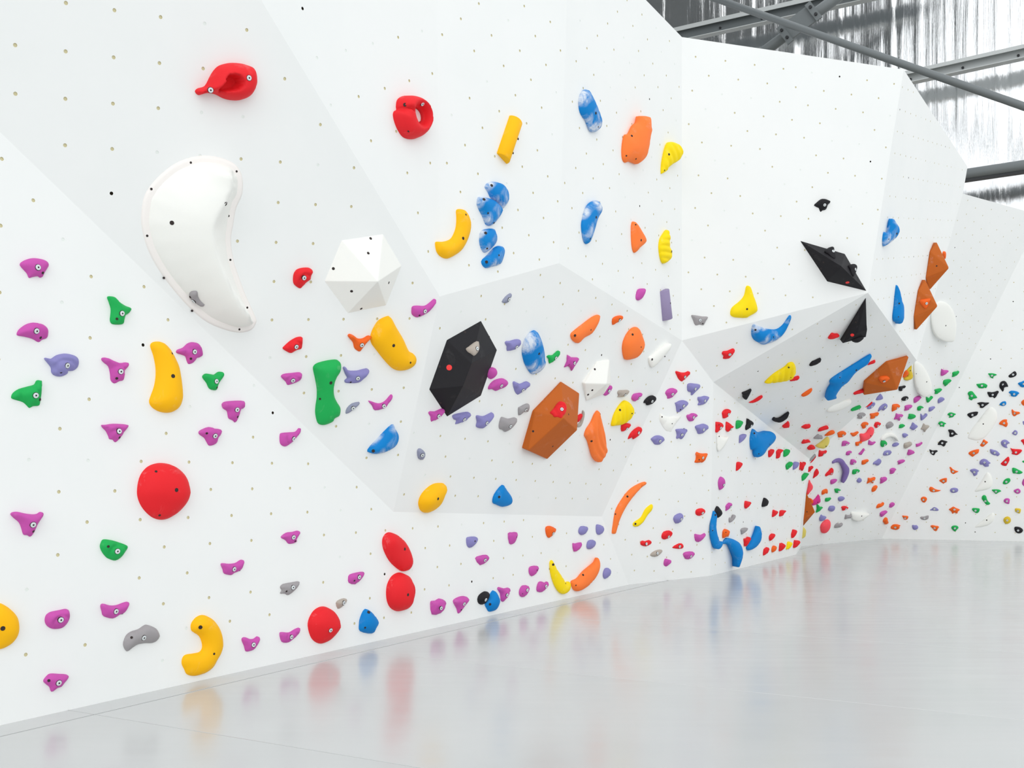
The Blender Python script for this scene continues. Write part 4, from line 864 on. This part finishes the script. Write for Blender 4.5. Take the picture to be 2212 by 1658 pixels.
class Mount:
    """plane on which a thing is fixed: facet point P and normal n; working plane (O, m) tilted towards the viewer side where the facet is seen very obliquely"""
    def __init__(s, pxs, on_volume=False, back=False, cosmin=0.55):
        pxs = np.asarray(pxs, float); c = pxs.mean(0)
        hit = None
        if back: hit = (0, onplane(P4, nD, *c), nD)
        if hit is None: hit = raycast(c[0], c[1], VSURF if on_volume else SURF)
        if hit is None:
            for q in pxs:
                hit = raycast(q[0], q[1], VSURF if on_volume else SURF)
                if hit: break
        if hit is None: hit = raycast(c[0], c[1], SURF)
        if hit is None:       # beyond the frame: nearest panel plane
            hit = (0, onplane(P5, nE, *c), nE) if c[0] > 1800 else (0, onplane(P0, nA, *c), nA)
        s.P, s.n = hit[1], hit[2]
        w = unit(CAM-s.P); s.tilted = (s.n @ w) < cosmin
        m = s.n
        if s.tilted:
            lo, hi = 0.0, 20.0
            for _ in range(40):
                k = (lo+hi)/2; t = unit(s.n+k*w)
                if t @ w < cosmin: lo = k
                else: hi = k
            m = unit(s.n+hi*w)
        s.m = m; s.O = s.P
        if s.tilted:
            for _ in range(6):
                hgt = min((onplane(s.O, m, *q)-s.P) @ s.n for q in pxs)
                if hgt >= 0.003: break
                s.O = s.O+w*((0.004-hgt)/max(s.n @ w, 0.1))
        up = np.array([0, 0, 1.0]); ey = up-m*(up @ m)
        s.ey = unit(ey); s.ex = np.cross(s.ey, m)
    def px(s, u, v, h=0.0):
        P = onplane(s.O+s.m*h, s.m, u, v)-s.O
        return np.array([P @ s.ex, P @ s.ey])
    def world(s, x, y, z): return s.O+x*s.ex+y*s.ey+z*s.m
    def matrix(s, origin=None):
        o = s.O if origin is None else origin
        return Matrix(((s.ex[0], s.ey[0], s.m[0], o[0]), (s.ex[1], s.ey[1], s.m[1], o[1]), (s.ex[2], s.ey[2], s.m[2], o[2]), (0, 0, 0, 1)))
    def base_point(s, x, y, cx, cy, k=1.0):
        """foot on the facet of the rim point (x, y), tapered towards the centre, in local coordinates"""
        W = s.world(cx+k*(x-cx), cy+k*(y-cy), 0); w = unit(CAM-W); q = unit(s.n+1.6*w)
        W = W-q*(((W-s.P) @ s.n+0.002)/(q @ s.n)); d = W-s.O
        return d @ s.ex, d @ s.ey, d @ s.m

def spline(pts, sub):
    pts = np.asarray(pts, float); n = len(pts); out = []
    for i in range(n):
        p0, p1, p2, p3 = pts[i-1], pts[i], pts[(i+1) % n], pts[(i+2) % n]
        for k in range(sub):
            t = k/sub
            out.append(0.5*((2*p1)+(-p0+p2)*t+(2*p0-5*p1+4*p2-p3)*t*t+(-p0+3*p1-3*p2+p3)*t**3))
    return np.array(out)

def place_small(me, name, mt, height, px, parent, r, off):
    """seat a bolt or a screw hole on the surface of a body"""
    x, y = mt.px(*px); d = 0.004
    ts = np.linspace(0.16, 0.0, 81)                 # first meeting of the line of sight with the body
    q0, q1 = mt.px(px[0], px[1], 0.16), mt.px(px[0], px[1], 0.0)
    qs = q1+(q0-q1)*(ts/0.16)[:, None]; hit = np.nonzero(height(qs) >= ts)[0]
    if len(hit): x, y = qs[hit[0]]
    h = height(np.array([[x, y]]))[0]
    gx = (height(np.array([[x+d, y]]))[0]-height(np.array([[x-d, y]]))[0])/(2*d)
    gy = (height(np.array([[x, y+d]]))[0]-height(np.array([[x, y-d]]))[0])/(2*d)
    g = math.hypot(gx, gy)
    if g > 0.8: gx, gy = gx*0.8/g, gy*0.8/g
    nz = Vector((-gx, -gy, 1)).normalized()
    o = bpy.data.objects.new(name, me); COL.objects.link(o); o.parent = parent
    rot = nz.to_track_quat('Z', 'Y')
    o.matrix_local = Matrix.Translation(Vector((x, y, h))-off) @ rot.to_matrix().to_4x4() @ Matrix.Diagonal((r, r, r*0.8, 1))
    return o

def pillow(mt, out, inner, H, mat, name, parent, off, spacing, prof=2.0, edge=1.0, mod=None, flat=None):
    """solid with the given outline on the wall and a domed face; off is the local origin of the parent"""
    polys = [out]+([inner] if inner is not None else [])
    lo, hi = out.min(0), out.max(0); c = (lo+hi)/2
    gx = np.arange(lo[0], hi[0], spacing); gy = np.arange(lo[1], hi[1], spacing*0.866)
    G = np.array([[x+(0.5*spacing if j % 2 else 0), y] for j, y in enumerate(gy) for x in gx])
    ins = inside(out, G)
    if inner is not None: ins &= ~inside(inner, G)
    G = G[ins]
    if not len(G): G = np.array([out.mean(0)])
    dg = edge_dist(polys, G); D = max(dg.max(), 1e-4)*0.98
    G = G[dg > min(0.30*spacing+0.10*D, 0.5*D)] if len(G) > 3 else G
    ringpts = []
    for poly in polys:
        a = np.roll(poly, 1, 0); b = np.roll(poly, -1, 0); t = b-a; t /= np.maximum(np.linalg.norm(t, axis=1), 1e-9)[:, None]
        nrm = np.stack([-t[:, 1], t[:, 0]], 1)
        for sgn in (1, -1):
            q = poly+sgn*nrm*0.07*D
            ok = inside(out, q)
            if inner is not None: ok &= ~inside(inner, q)
            ok &= edge_dist(polys, q) > 0.05*D
            ringpts += [q[k] for k in range(len(q)) if ok[k]]
    def height(pts):
        pts = np.atleast_2d(pts); d = edge_dist(polys, pts); ok = inside(out, pts)
        if inner is not None: ok &= ~inside(inner, pts)
        t = np.clip(d/(edge*D), 0, 1); h = H*np.power(np.maximum(1-np.power(1-t, prof), 0), 1/prof)
        if mod is not None: h = mod(pts, h, d, D)
        return np.where(ok, h, 0)
    verts = [Vector(p) for poly in polys for p in poly]; edges = []; b = 0; bound = []
    for poly in polys:
        k = len(poly); edges += [(b+i, b+(i+1) % k) for i in range(k)]; bound.append((b, k)); b += k
    extra = ringpts+list(G)
    verts += [Vector(p) for p in extra]
    vo, _, fo, ov, _, _ = delaunay_2d_cdt(verts, edges, [], 0, 1e-7)
    v2 = np.array([tuple(v) for v in vo])
    cen = v2[np.array([list(f) for f in fo])].mean(1)
    keep = inside(out, cen)
    if inner is not None: keep &= ~inside(inner, cen)
    faces = [tuple(f) for f, k in zip(fo, keep) if k]
    isb = np.array([any(o < b for o in lst) for lst in ov])
    z = height(v2); z[isb] = 0.0
    V = [Vector((v2[i][0], v2[i][1], z[i]))-off for i in range(len(v2))]
    # skirt to the wall
    newidx = {}
    for i, lst in enumerate(ov):
        for o in lst: newidx[o] = i
    for s0, k in bound:
        base = len(V)
        for i in range(k):
            x, y = polys[0 if s0 == 0 else 1][i]
            if mt.tilted: V.append(Vector(mt.base_point(x, y, c[0], c[1]))-off)
            else: V.append(Vector((x, y, -0.002))-off)
        for i in range(k):
            j = (i+1) % k
            A, B = newidx.get(s0+i), newidx.get(s0+j)
            if A is None or B is None or A == B: continue
            faces.append((B, A, base+i, base+j) if s0 == 0 else (A, B, base+j, base+i))
    me = bpy.data.meshes.new(name); me.from_pydata(V, [], faces); me.materials.append(mat)
    me.polygons.foreach_set('use_smooth', [True]*len(me.polygons)); me.update()
    o = bpy.data.objects.new(name, me); COL.objects.link(o); o.parent = parent
    tris = [[mt.world(*(np.array(V[q])+np.array(off))) for q in f] for f in faces if len(f) == 3]
    return o, height, D, tris

INFO = []        # one record per hold and volume, for the labels
def pxs_of(win, txt):
    ox, oy, s = WIN[win]
    return [(ox+float(a)/s, oy+float(b)/s) for a, b in (q.split(',') for q in txt.split())] if txt.strip() else []

def make_hold(line):
    f = [t.strip() for t in line.split('|')]+['']*5
    win, key, opt = (f[0].split()+['j'])[:3]
    px = pxs_of(win, f[1]); bolts = pxs_of(win, f[2]); holes = pxs_of(win, f[3]); lab = f[4]
    arr = np.array(px); ext = max(np.ptp(arr[:, 0]), np.ptp(arr[:, 1]))
    mt = Mount(px, 'v' in opt, 'h' in opt)
    big = opt[0] in 'pgd' or opt in ('pocket', 'ring', 'dome', 'dent')
    raw = np.array([mt.px(*q) for q in px])
    size = math.sqrt(np.ptp(raw[:, 0])*np.ptp(raw[:, 1]))
    sub = 2 if ext < 35 else (3 if ext < 90 else 4)
    # thickness estimate, then the outline measured at the depth of the bulge
    lo, hi = raw.min(0), raw.max(0); gg = np.stack(np.meshgrid(np.linspace(lo[0], hi[0], 26), np.linspace(lo[1], hi[1], 26)), -1).reshape(-1, 2)
    gg = gg[inside(raw, gg)]; Dg = float(edge_dist([raw], gg).max()) if len(gg) else 0.01
    H = min(max(0.68*Dg, 0.014), 0.10) if big else min(max(0.90*Dg, 0.012), 0.055)
    if mt.tilted: H *= 0.7
    if key == 'W': H = min(H, 0.022)
    if opt == 'pocket': H = 0.085
    if opt == 'ring': H = 0.085
    if opt in ('dome',): H = min(0.66*Dg, 0.10)
    out = spline([mt.px(u, v, 0.30*H) for u, v in px], sub)
    ar = 0.5*np.sum(out[:, 0]*np.roll(out[:, 1], -1)-np.roll(out[:, 0], -1)*out[:, 1])
    if ar < 0: out = out[::-1].copy()
    inner = None; mod = None; prof = 2.0; edge = 1.0
    c = (out.min(0)+out.max(0))/2; half = (out.max(0)-out.min(0))/2
    ph = rng.uniform(0, 6.28, 3)
    if opt == 'ring':
        inner = spline([mt.px(u, v, 0.0) for u, v in pxs_of(win, '1190,885 1215,862 1252,868 1280,905 1285,955 1260,985 1225,975 1200,935')], 3)
        seam = np.array([mt.px(u, v, 0.05) for u, v in pxs_of(win, '1095,868 1140,855 1190,862 1205,880')])
        def mod(p, h, d, D):
            ds = np.min([np.hypot(p[:, 0]-q[0], p[:, 1]-q[1]) for q in np.linspace(seam[0], seam[1], 6).tolist()+np.linspace(seam[1], seam[2], 6).tolist()+np.linspace(seam[2], seam[3], 4).tolist()], axis=0)
            return h*(1-0.45*np.exp(-(ds/0.007)**2))*(1+0.12*np.sin(9*(p[:, 1]-c[1])))
    elif opt == 'pocket':
        pk = spline([mt.px(u, v, 0.06) for u, v in pxs_of(win, '1745,722 1785,655 1800,605 1850,590 1900,605 1930,650 1915,700 1870,722 1800,730')], 3)
        def mod(p, h, d, D):
            q = inside(pk, p); dp = edge_dist([pk], p)
            return np.where(q, h*(1-0.92*np.clip(dp/0.007, 0, 1)), h)
        edge = 0.75
    elif opt == 'dome':
        def mod(p, h, d, D):
            xn = (p[:, 0]-c[0])/half[0]; yn = (p[:, 1]-c[1])/half[1]
            return h*(0.86+0.14*np.tanh(4*(yn+0.30*xn+0.42)))*(1+0.12*xn)
    elif opt == 'dent':
        def mod(p, h, d, D):
            xn = (p[:, 0]-c[0])/half[0]; yn = (p[:, 1]-c[1])/half[1]
            return h*(1-0.75*np.exp(-((xn-0.72)/0.16)**2-(yn/0.55)**2))
    elif opt[0] == 'g':
        a = out-out.mean(0); ev, vec = np.linalg.eigh(a.T @ a); ax = vec[:, 1]; span = np.ptp(a @ ax)
        fl = key == 'A'
        if fl: ax = vec[:, 0]; span = np.ptp(a @ ax)
        def mod(p, h, d, D):
            s = ((p-out.mean(0)) @ ax)/span; r = ((p-out.mean(0)) @ np.array([-ax[1], ax[0]]))/span
            return h*(1-0.30*(0.5+0.5*np.cos(2*math.pi*(s*(5.5 if not fl else 4.0)+1.3*r*r)))**2)
    elif opt[0] == 'p':
        k1, k2 = rng.uniform(-0.22, 0.22), rng.uniform(-0.05, 0.22)
        def mod(p, h, d, D):
            xn = (p[:, 0]-c[0])/half[0]; yn = (p[:, 1]-c[1])/half[1]
            return h*np.clip(1+k1*xn+k2*yn+0.05*np.sin(3*xn+ph[0])+0.05*np.sin(3*yn+ph[1]), 0.4, 1.6)
    else:
        kind = rng.integers(0, 3); lean = rng.uniform(0.15, 0.45)
        def mod(p, h, d, D):
            xn = (p[:, 0]-c[0])/half[0]; yn = (p[:, 1]-c[1])/half[1]
            k = 0.92+lean*yn+0.10*np.sin(2.6*xn+ph[0])
            if kind == 1: k = k-0.30*np.exp(-((np.hypot(xn-0.15, yn+0.2)-0.62)/0.12)**2)
            if kind == 2: k = k+0.12*np.cos(3.1*xn+1.5*yn+ph[1])
            return h*np.clip(k, 0.3, 1.7)
    sp = max(size, 0.02)/(8 if ext < 35 else (12 if ext < 70 else 15))
    if opt in ('ring', 'pocket') or opt[0] == 'g': sp = size/26
    name = 'climbing_hold'
    off = Vector((0, 0, 0))
    parts = bool(bolts or holes)
    root = empty(name) if parts else None
    body, height, D, tris = pillow(mt, out, inner, H, get_mat(key, opt == 'pc'), 'body' if parts else name, root, off, sp, prof, edge, mod)
    (root or body).matrix_world = mt.matrix()
    dist = float((mt.O-CAM)[1])
    for q in bolts: place_small(BOLT_ME, 'bolt', mt, height, q, root, 0.0095+0.0003*dist, off)
    for k, q in enumerate(holes):
        place_small(HOLE_ME, 'screw_hole', mt, height, q, root, (0.0095 if (big and k == 0) else 0.006), off)
    hull_ratio = 0
    INFO.append(dict(o=root or body, key=key, c=arr.mean(0), ext=ext, lab=lab, px=arr, big=big))

def make_volume(win, key, pts, faces, label, holes='', dots='', back=False, cosmin=0.55, holes_r=0.008):
    """faceted plywood volume: pts are (x, y, height) in a window, faces index into them; walls close it down to the panel"""
    ox, oy, s = WIN[win]; px = [(ox+p[0]/s, oy+p[1]/s) for p in pts]
    mt = Mount(px, False, back, cosmin)
    root = empty('climbing_volume'); root.matrix_world = mt.matrix()
    L = [np.append(mt.px(u, v, p[2]), p[2]) for (u, v), p in zip(px, pts)]
    c = np.mean(L, 0)
    cnt = {}
    for f in faces:
        for i in range(len(f)): a, b = f[i], f[(i+1) % len(f)]; cnt[(min(a, b), max(a, b))] = cnt.get((min(a, b), max(a, b)), 0)+1
    V = [tuple(v) for v in L]; Fc = []
    for f in faces:
        a, b, d = (np.array(L[f[0]]), np.array(L[f[1]]), np.array(L[f[2]]))
        Fc.append(tuple(f) if np.cross(b-a, d-a)[2] > 0 else tuple(f)[::-1])
    bb = {}
    for f in list(Fc):
        for i in range(len(f)):
            a, b = f[i], f[(i+1) % len(f)]
            if cnt[(min(a, b), max(a, b))] == 1:
                for q in (a, b):
                    if q not in bb:
                        bb[q] = len(V)
                        V.append(mt.base_point(L[q][0], L[q][1], c[0], c[1], 0.995) if mt.tilted else (c[0]+0.99*(L[q][0]-c[0]), c[1]+0.99*(L[q][1]-c[1]), -0.002))
                Fc.append((b, a, bb[a], bb[b]))
    body = mesh_obj('body', V, Fc, get_mat(key), root)
    bv = body.modifiers.new('rounded_edges', 'BEVEL'); bv.width = 0.006; bv.segments = 2; bv.limit_method = 'ANGLE'; bv.angle_limit = math.radians(12)
    tris = []
    for f in Fc:
        for i in range(1, len(f)-1): tris.append([mt.world(*V[f[0]]), mt.world(*V[f[i]]), mt.world(*V[f[i+1]])])
    k0 = len(VSURF); add_vsurf(tris); mine = VSURF[k0:]
    inv = np.linalg.inv(np.array(mt.matrix()))
    def stick(me, name, q, r):
        h = raycast(q[0], q[1], mine)
        if not h: return
        P = (inv @ np.append(h[1], 1))[:3]; n = inv[:3, :3] @ h[2]
        o = bpy.data.objects.new(name, me); COL.objects.link(o); o.parent = root
        o.matrix_local = Matrix.Translation(Vector(P)) @ Vector(n).to_track_quat('Z', 'Y').to_matrix().to_4x4() @ Matrix.Diagonal((r, r, r*0.6, 1))
    for q in pxs_of(win, holes): stick(HOLE_ME, 'bolt_hole', q, holes_r)
    for q in pxs_of(win, dots): stick(DOT_ME, 'red_dot', q, 0.017)
    arr = np.array(px)
    INFO.append(dict(o=root, key=key, c=arr.mean(0), ext=max(np.ptp(arr[:, 0]), np.ptp(arr[:, 1])), lab=label, px=arr, big=True, vol=True))
    return root, mt
DOT_ME = lathe_mesh('red_dot', [(1.0, -0.2), (1.0, 0.06), (0.9, 0.09)], [MAT_DOT], [0, 0, 0], 16)

# ------------------------------------------------------------------ volumes
def crescent_volume():
    ol = [(415,339),(452,336),(490,345),(513,360),(524,385),(523,420),(510,450),(503,490),(499,520),(505,563),(517,600),(532,640),(551,682),(553.6,696),(543,712),(520,718),(490,713),(448,696),(410,665),(370,620),(338,575),(316,530),(305,481),(309,432),(323,403),(350,374),(380,352)]
    mt = Mount(ol); out = spline([mt.px(u, v) for u, v in ol], 3)
    ar = 0.5*np.sum(out[:, 0]*np.roll(out[:, 1], -1)-np.roll(out[:, 0], -1)*out[:, 1])
    if ar < 0: out = out[::-1].copy()
    root = empty('climbing_volume'); off = Vector((0, 0, 0))
    mat = get_mat('W')
    pillow(mt, out, None, 0.007, get_mat('F'), 'flange', root, off, 0.03, 4.0, 0.12)
    t = np.roll(out, -1, 0)-np.roll(out, 1, 0); t /= np.linalg.norm(t, axis=1)[:, None]
    ins = out+np.stack([-t[:, 1], t[:, 0]], 1)*0.026
    keep = edge_dist([out], ins) > 0.0245; ins = ins[keep]
    # dome shifted so that its ridge lies towards the hollow side of the crescent
    hollow = np.array([mt.px(u, v) for u, v in [(500,375),(506,400),(498,440),(489,480),(486,520),(491,560),(503,602),(518,642),(536,682)]])
    outer = np.array([mt.px(u, v) for u, v in [(420,352),(380,368),(345,395),(325,430),(318,480),(329,530),(350,572),(382,615),(420,655),(455,684),(492,701),(520,706)]])
    def mod(p, h, d, D):
        seg = lambda poly: np.min([np.hypot(*(p-q).T) for a, b in zip(poly[:-1], poly[1:]) for q in np.linspace(a, b, 8)], axis=0)
        dh, do = seg(hollow), seg(outer)
        s = do/np.maximum(do+dh, 1e-6)             # 0 at the outer edge, 1 at the hollow
        k = np.where(s < 0.66, 0.35*(s/0.66)+0.65*np.sin(0.5*math.pi*np.clip(s/0.66, 0, 1)), np.clip((1-s)/0.34, 0, 1)**1.1)
        return np.minimum(0.13*np.clip(k, 0, 1), 2.6*d)+0.006
    body, height, D, tris = pillow(mt, ins, None, 0.11, mat, 'body', root, off, 0.017, 2.0, 1.0, mod)
    root.matrix_world = mt.matrix(); add_vsurf(tris)
    for q in [(371,481),(488,440)]: place_small(HOLE_ME, 'bolt_hole', mt, height, q, root, 0.010, off)
    for q in [(412,351),(511,370),(327,408),(318,509),(354,600),(415,671),(517,711),(534,664),(497.5,561),(493.5,466)]:
        place_small(HOLE_ME, 'screw_hole', mt, lambda p: np.full(len(p), 0.007), q, root, 0.0055, off)
    arr = np.array(ol)
    INFO.append(dict(o=root, key='W', c=arr.mean(0), ext=380, lab='big white crescent // big white crescent-shaped volume with a thin flange on the left wall', px=arr, big=True, vol=True))
crescent_volume()
make_volume('b2', 'W', [(655,437,0),(985,388,0),(1133,640,0),(1010,955,0),(705,1018,0),(520,762,0),(945,765,.15)], [(5,0,6),(0,1,6),(1,2,6),(2,3,6),(3,4,6),(4,5,6)],
    'white hexagonal volume // large white faceted hexagonal volume left of the bay', '887,423 868,540 590,663 735,843 1032,775 812,982')
make_volume('b2', 'K', [(1765,1077,0),(1893,1310,0),(1765,1674,0),(1495,1841,0),(1352,1624,0),(1493,1230,0),(1690,1415,.15),(1620,1600,.15)],
    [(5,0,6),(0,1,6),(1,2,7),(1,7,6),(2,3,7),(3,4,7),(4,5,6),(4,6,7)], 'black bay volume // large black faceted volume with a red dot in the grey bay',
    '1638,1168 1833,1208 1435,1442 1585,1676 1442,1732', '1512,1450')
make_volume('c3', 'C', [(622,685,0),(838,825,0),(812,1265,.12),(455,1610,0),(230,1505,.06),(305,1040,.02),(650,1120,.17)], [(5,0,6),(0,1,6),(1,2,6),(2,4,6),(4,5,6),(2,3,4)],
    'large brown volume // large brown faceted volume with a red hold on it in the bay', '285,1277 520,1458 710,1075')
make_volume('c3', 'W', [(1045,447,0),(1197,425,0),(1215,705,0),(1130,835,0),(925,912,0),(905,705,.03),(1165,712,.10)], [(5,0,6),(0,1,6),(1,2,6),(2,3,6),(3,4,6),(4,5,6)],
    'small white volume // small white faceted volume above right of the large brown one', '1022,537 942,840 992,787', holes_r=0.009)
make_volume('d3', 'K', [(157,662,0),(690,818,0),(950,1262,0),(480,1148,0),(650,968,.20)], [(0,1,4),(1,2,4),(2,3,4),(3,0,4)],
    'black diamond volume // black diamond-shaped volume with two black holds, above the overhang', '435,920 405,995 600,1162 262,703', '722,1160')
make_volume('d3', 'C', [(1790,680,0),(1938,988,.16),(1710,1245,0),(1660,1100,0),(1712,790,0)], [(4,0,1),(4,1,3),(3,1,2)], 'upper brown kite // upper of two brown kite-shaped volumes', '1787,963')
make_volume('d3', 'C', [(1652,1125,0),(1802,1443,.16),(1549,1725,0),(1517,1560,0),(1570,1255,0)], [(4,0,1),(4,1,3),(3,1,2)], 'lower brown kite // lower of two brown kite-shaped volumes, with an orange hold', '')
make_volume('d4', 'K', [(765,-117,0),(778,290,.04),(785,355,.06),(765,468,.04),(415,562,0),(640,400,.05)], [(0,1,5),(1,2,5),(2,3,5),(3,4,5),(4,0,5)],
    'black spike volume // tall black spike-shaped volume on the grey overhang', '612,245', '560,437')
make_volume('d4', 'C', [(1403,765,0),(1235,1255,.16),(735,1333,0),(760,1150,.04),(1095,860,.05)], [(3,4,1),(4,0,1),(3,1,2)],
    'brown overhang volume // brown faceted volume with an orange hold under the grey overhang', '')
make_volume('e5', 'C', [(222,665,0),(300,830,.05),(452,1165,.20),(105,1560,0),(135,1390,.10),(-60,1150,0)], [(0,1,2),(0,2,4),(4,2,3),(0,4,5),(4,3,5)],
    'small brown corner volume // small brown volume at the wall corner, half hidden behind the near panel', '257,1160', back=True)

def half_cylinder(win, key, top, bot, w, label, holes):
    ox, oy, s = WIN[win]; T = (ox+top[0]/s, oy+top[1]/s); B = (ox+bot[0]/s, oy+bot[1]/s)
    mt = Mount([T, B]); a, b = mt.px(*B, 0.03), mt.px(*T, 0.03); ax = unit(b-a); sd = np.array([ax[1], -ax[0]])
    d = np.array([T[0]-B[0], T[1]-B[1]]); pd = unit(np.array([d[1], -d[0]]))*w/s; mid = ((T[0]+B[0])/2, (T[1]+B[1])/2)
    R = abs((mt.px(mid[0]+pd[0], mid[1]+pd[1], 0.03)-mt.px(*mid, 0.03)) @ sd); n = 16
    root = empty('climbing_hold'); V, Fc = [], []
    prof = [(R*math.cos(math.pi*k/n), 0.95*R*math.sin(math.pi*k/n)) for k in range(n+1)]
    for e, t in ((a, 0.0), (a, 0.004), (b, -0.004), (b, 0.0)):
        for x, z in prof:
            k = 0.94 if t == 0.0 else 1.0
            P = e+ax*t+sd*x*k; V.append((P[0], P[1], z*k-0.001))
    m = n+1
    for r in range(3):
        for i in range(n): Fc.append((r*m+i, r*m+i+1, (r+1)*m+i+1, (r+1)*m+i)[::-1])
    Fc.append(tuple(range(m))); Fc.append(tuple(range(3*m, 4*m))[::-1])
    body = mesh_obj('body', V, Fc, get_mat(key), root)
    for i in range(n, 2*n): body.data.polygons[i].use_smooth = True
    root.matrix_world = mt.matrix()
    def height(p):
        x = (np.atleast_2d(p)-a) @ sd; return 0.95*np.sqrt(np.maximum(R*R-x*x, 0))
    for q in pxs_of(win, holes): place_small(HOLE_ME, 'screw_hole', mt, height, q, root, 0.008, Vector((0, 0, 0)))
    arr = np.array([T, B]); INFO.append(dict(o=root, key=key, c=arr.mean(0), ext=90, lab=label, px=arr, big=True))
half_cylinder('b1', 'Y', (2062,955), (1960,1258), 52, 'yellow half-cylinder // yellow half-cylinder hold leaning right, above the four blue slopers', '2060,1105 2020,1217')
half_cylinder('c2', 'I', (1243,832), (1270,1066), 33, 'lilac half-cylinder // upright dusty lilac half-cylinder hold left of the wall corner', '1285,938')

for line in HOLDS.strip().splitlines(): make_hold(line)

# ------------------------------------------------------------------ labels
DIRS = [('right of', 0), ('above and right of', 45), ('above', 90), ('above and left of', 135), ('left of', 180), ('below and left of', 225), ('below', 270), ('below and right of', 315)]
ORD = ['closest', 'second closest', 'third closest', 'fourth closest', 'fifth closest', 'sixth closest', 'seventh closest']
def hull_area(p):
    p = sorted(map(tuple, p)); 
    def half(pts):
        h = []
        for q in pts:
            while len(h) > 1 and (h[-1][0]-h[-2][0])*(q[1]-h[-2][1])-(h[-1][1]-h[-2][1])*(q[0]-h[-2][0]) <= 0: h.pop()
            h.append(q)
        return h[:-1]
    h = np.array(half(p)+half(p[::-1])); return 0.5*abs(np.sum(h[:, 0]*np.roll(h[:, 1], -1)-np.roll(h[:, 0], -1)*h[:, 1]))
def shape_word(p):
    a = 0.5*abs(np.sum(p[:, 0]*np.roll(p[:, 1], -1)-np.roll(p[:, 0], -1)*p[:, 1])); sol = a/max(hull_area(p), 1e-6)
    ev = np.linalg.eigvalsh(np.cov((p-p.mean(0)).T)); asp = math.sqrt(max(ev[1], 1e-9)/max(ev[0], 1e-9))
    if asp > 2.3: return 'long '
    if sol < 0.83: return 'notched '
    if sol > 0.955 and asp < 1.5: return 'rounded '
    return ''
marks = []
for r in INFO:
    if '//' in r['lab']:
        s, full = [t.strip() for t in r['lab'].split('//')]; marks.append((s, r)); r['full'] = full
    else: r['full'] = r['lab']
used = {r['full'] for r in INFO if r['full']}
for r in INFO:
    if r['full']: continue
    best = None
    for s, mk in marks:
        d = r['c']-mk['c']; dist = math.hypot(*d); ang = math.degrees(math.atan2(-d[1], d[0])) % 360
        dn, da = min(DIRS, key=lambda t: abs((ang-t[1]+180) % 360-180))
        rank = 0
        for q in INFO:
            if q is r or q is mk or q['key'] != r['key']: continue
            e = q['c']-mk['c']; an = math.degrees(math.atan2(-e[1], e[0])) % 360
            if abs((an-da+180) % 360-180) <= 22.5 and math.hypot(*e) < dist: rank += 1
        if rank >= len(ORD): continue
        sc = dist*(1+0.9*rank)
        if mk['key'] == r['key']: sc *= 1.6
        lab = '%s%s hold, %s %s one %s the %s' % (shape_word(r['px']), CNAME[r['key']], ORD[rank], CNAME[r['key']], dn, s)
        if len(lab.split()) > 16: lab = '%s hold, %s such one %s the %s' % (CNAME[r['key']], ORD[rank], dn, s)
        if len(lab.split()) > 16: continue
        if lab in used: continue
        if best is None or sc < best[0]: best = (sc, lab)
    r['full'] = best[1] if best else '%s hold on the climbing wall' % CNAME[r['key']]
    used.add(r['full'])
for r in INFO:
    vol = r.get('vol')
    tag(r['o'], r['full'], 'climbing volume' if vol else 'climbing hold', 'climbing volumes on the wall' if vol else ('large climbing holds' if r['big'] else 'small climbing holds'))
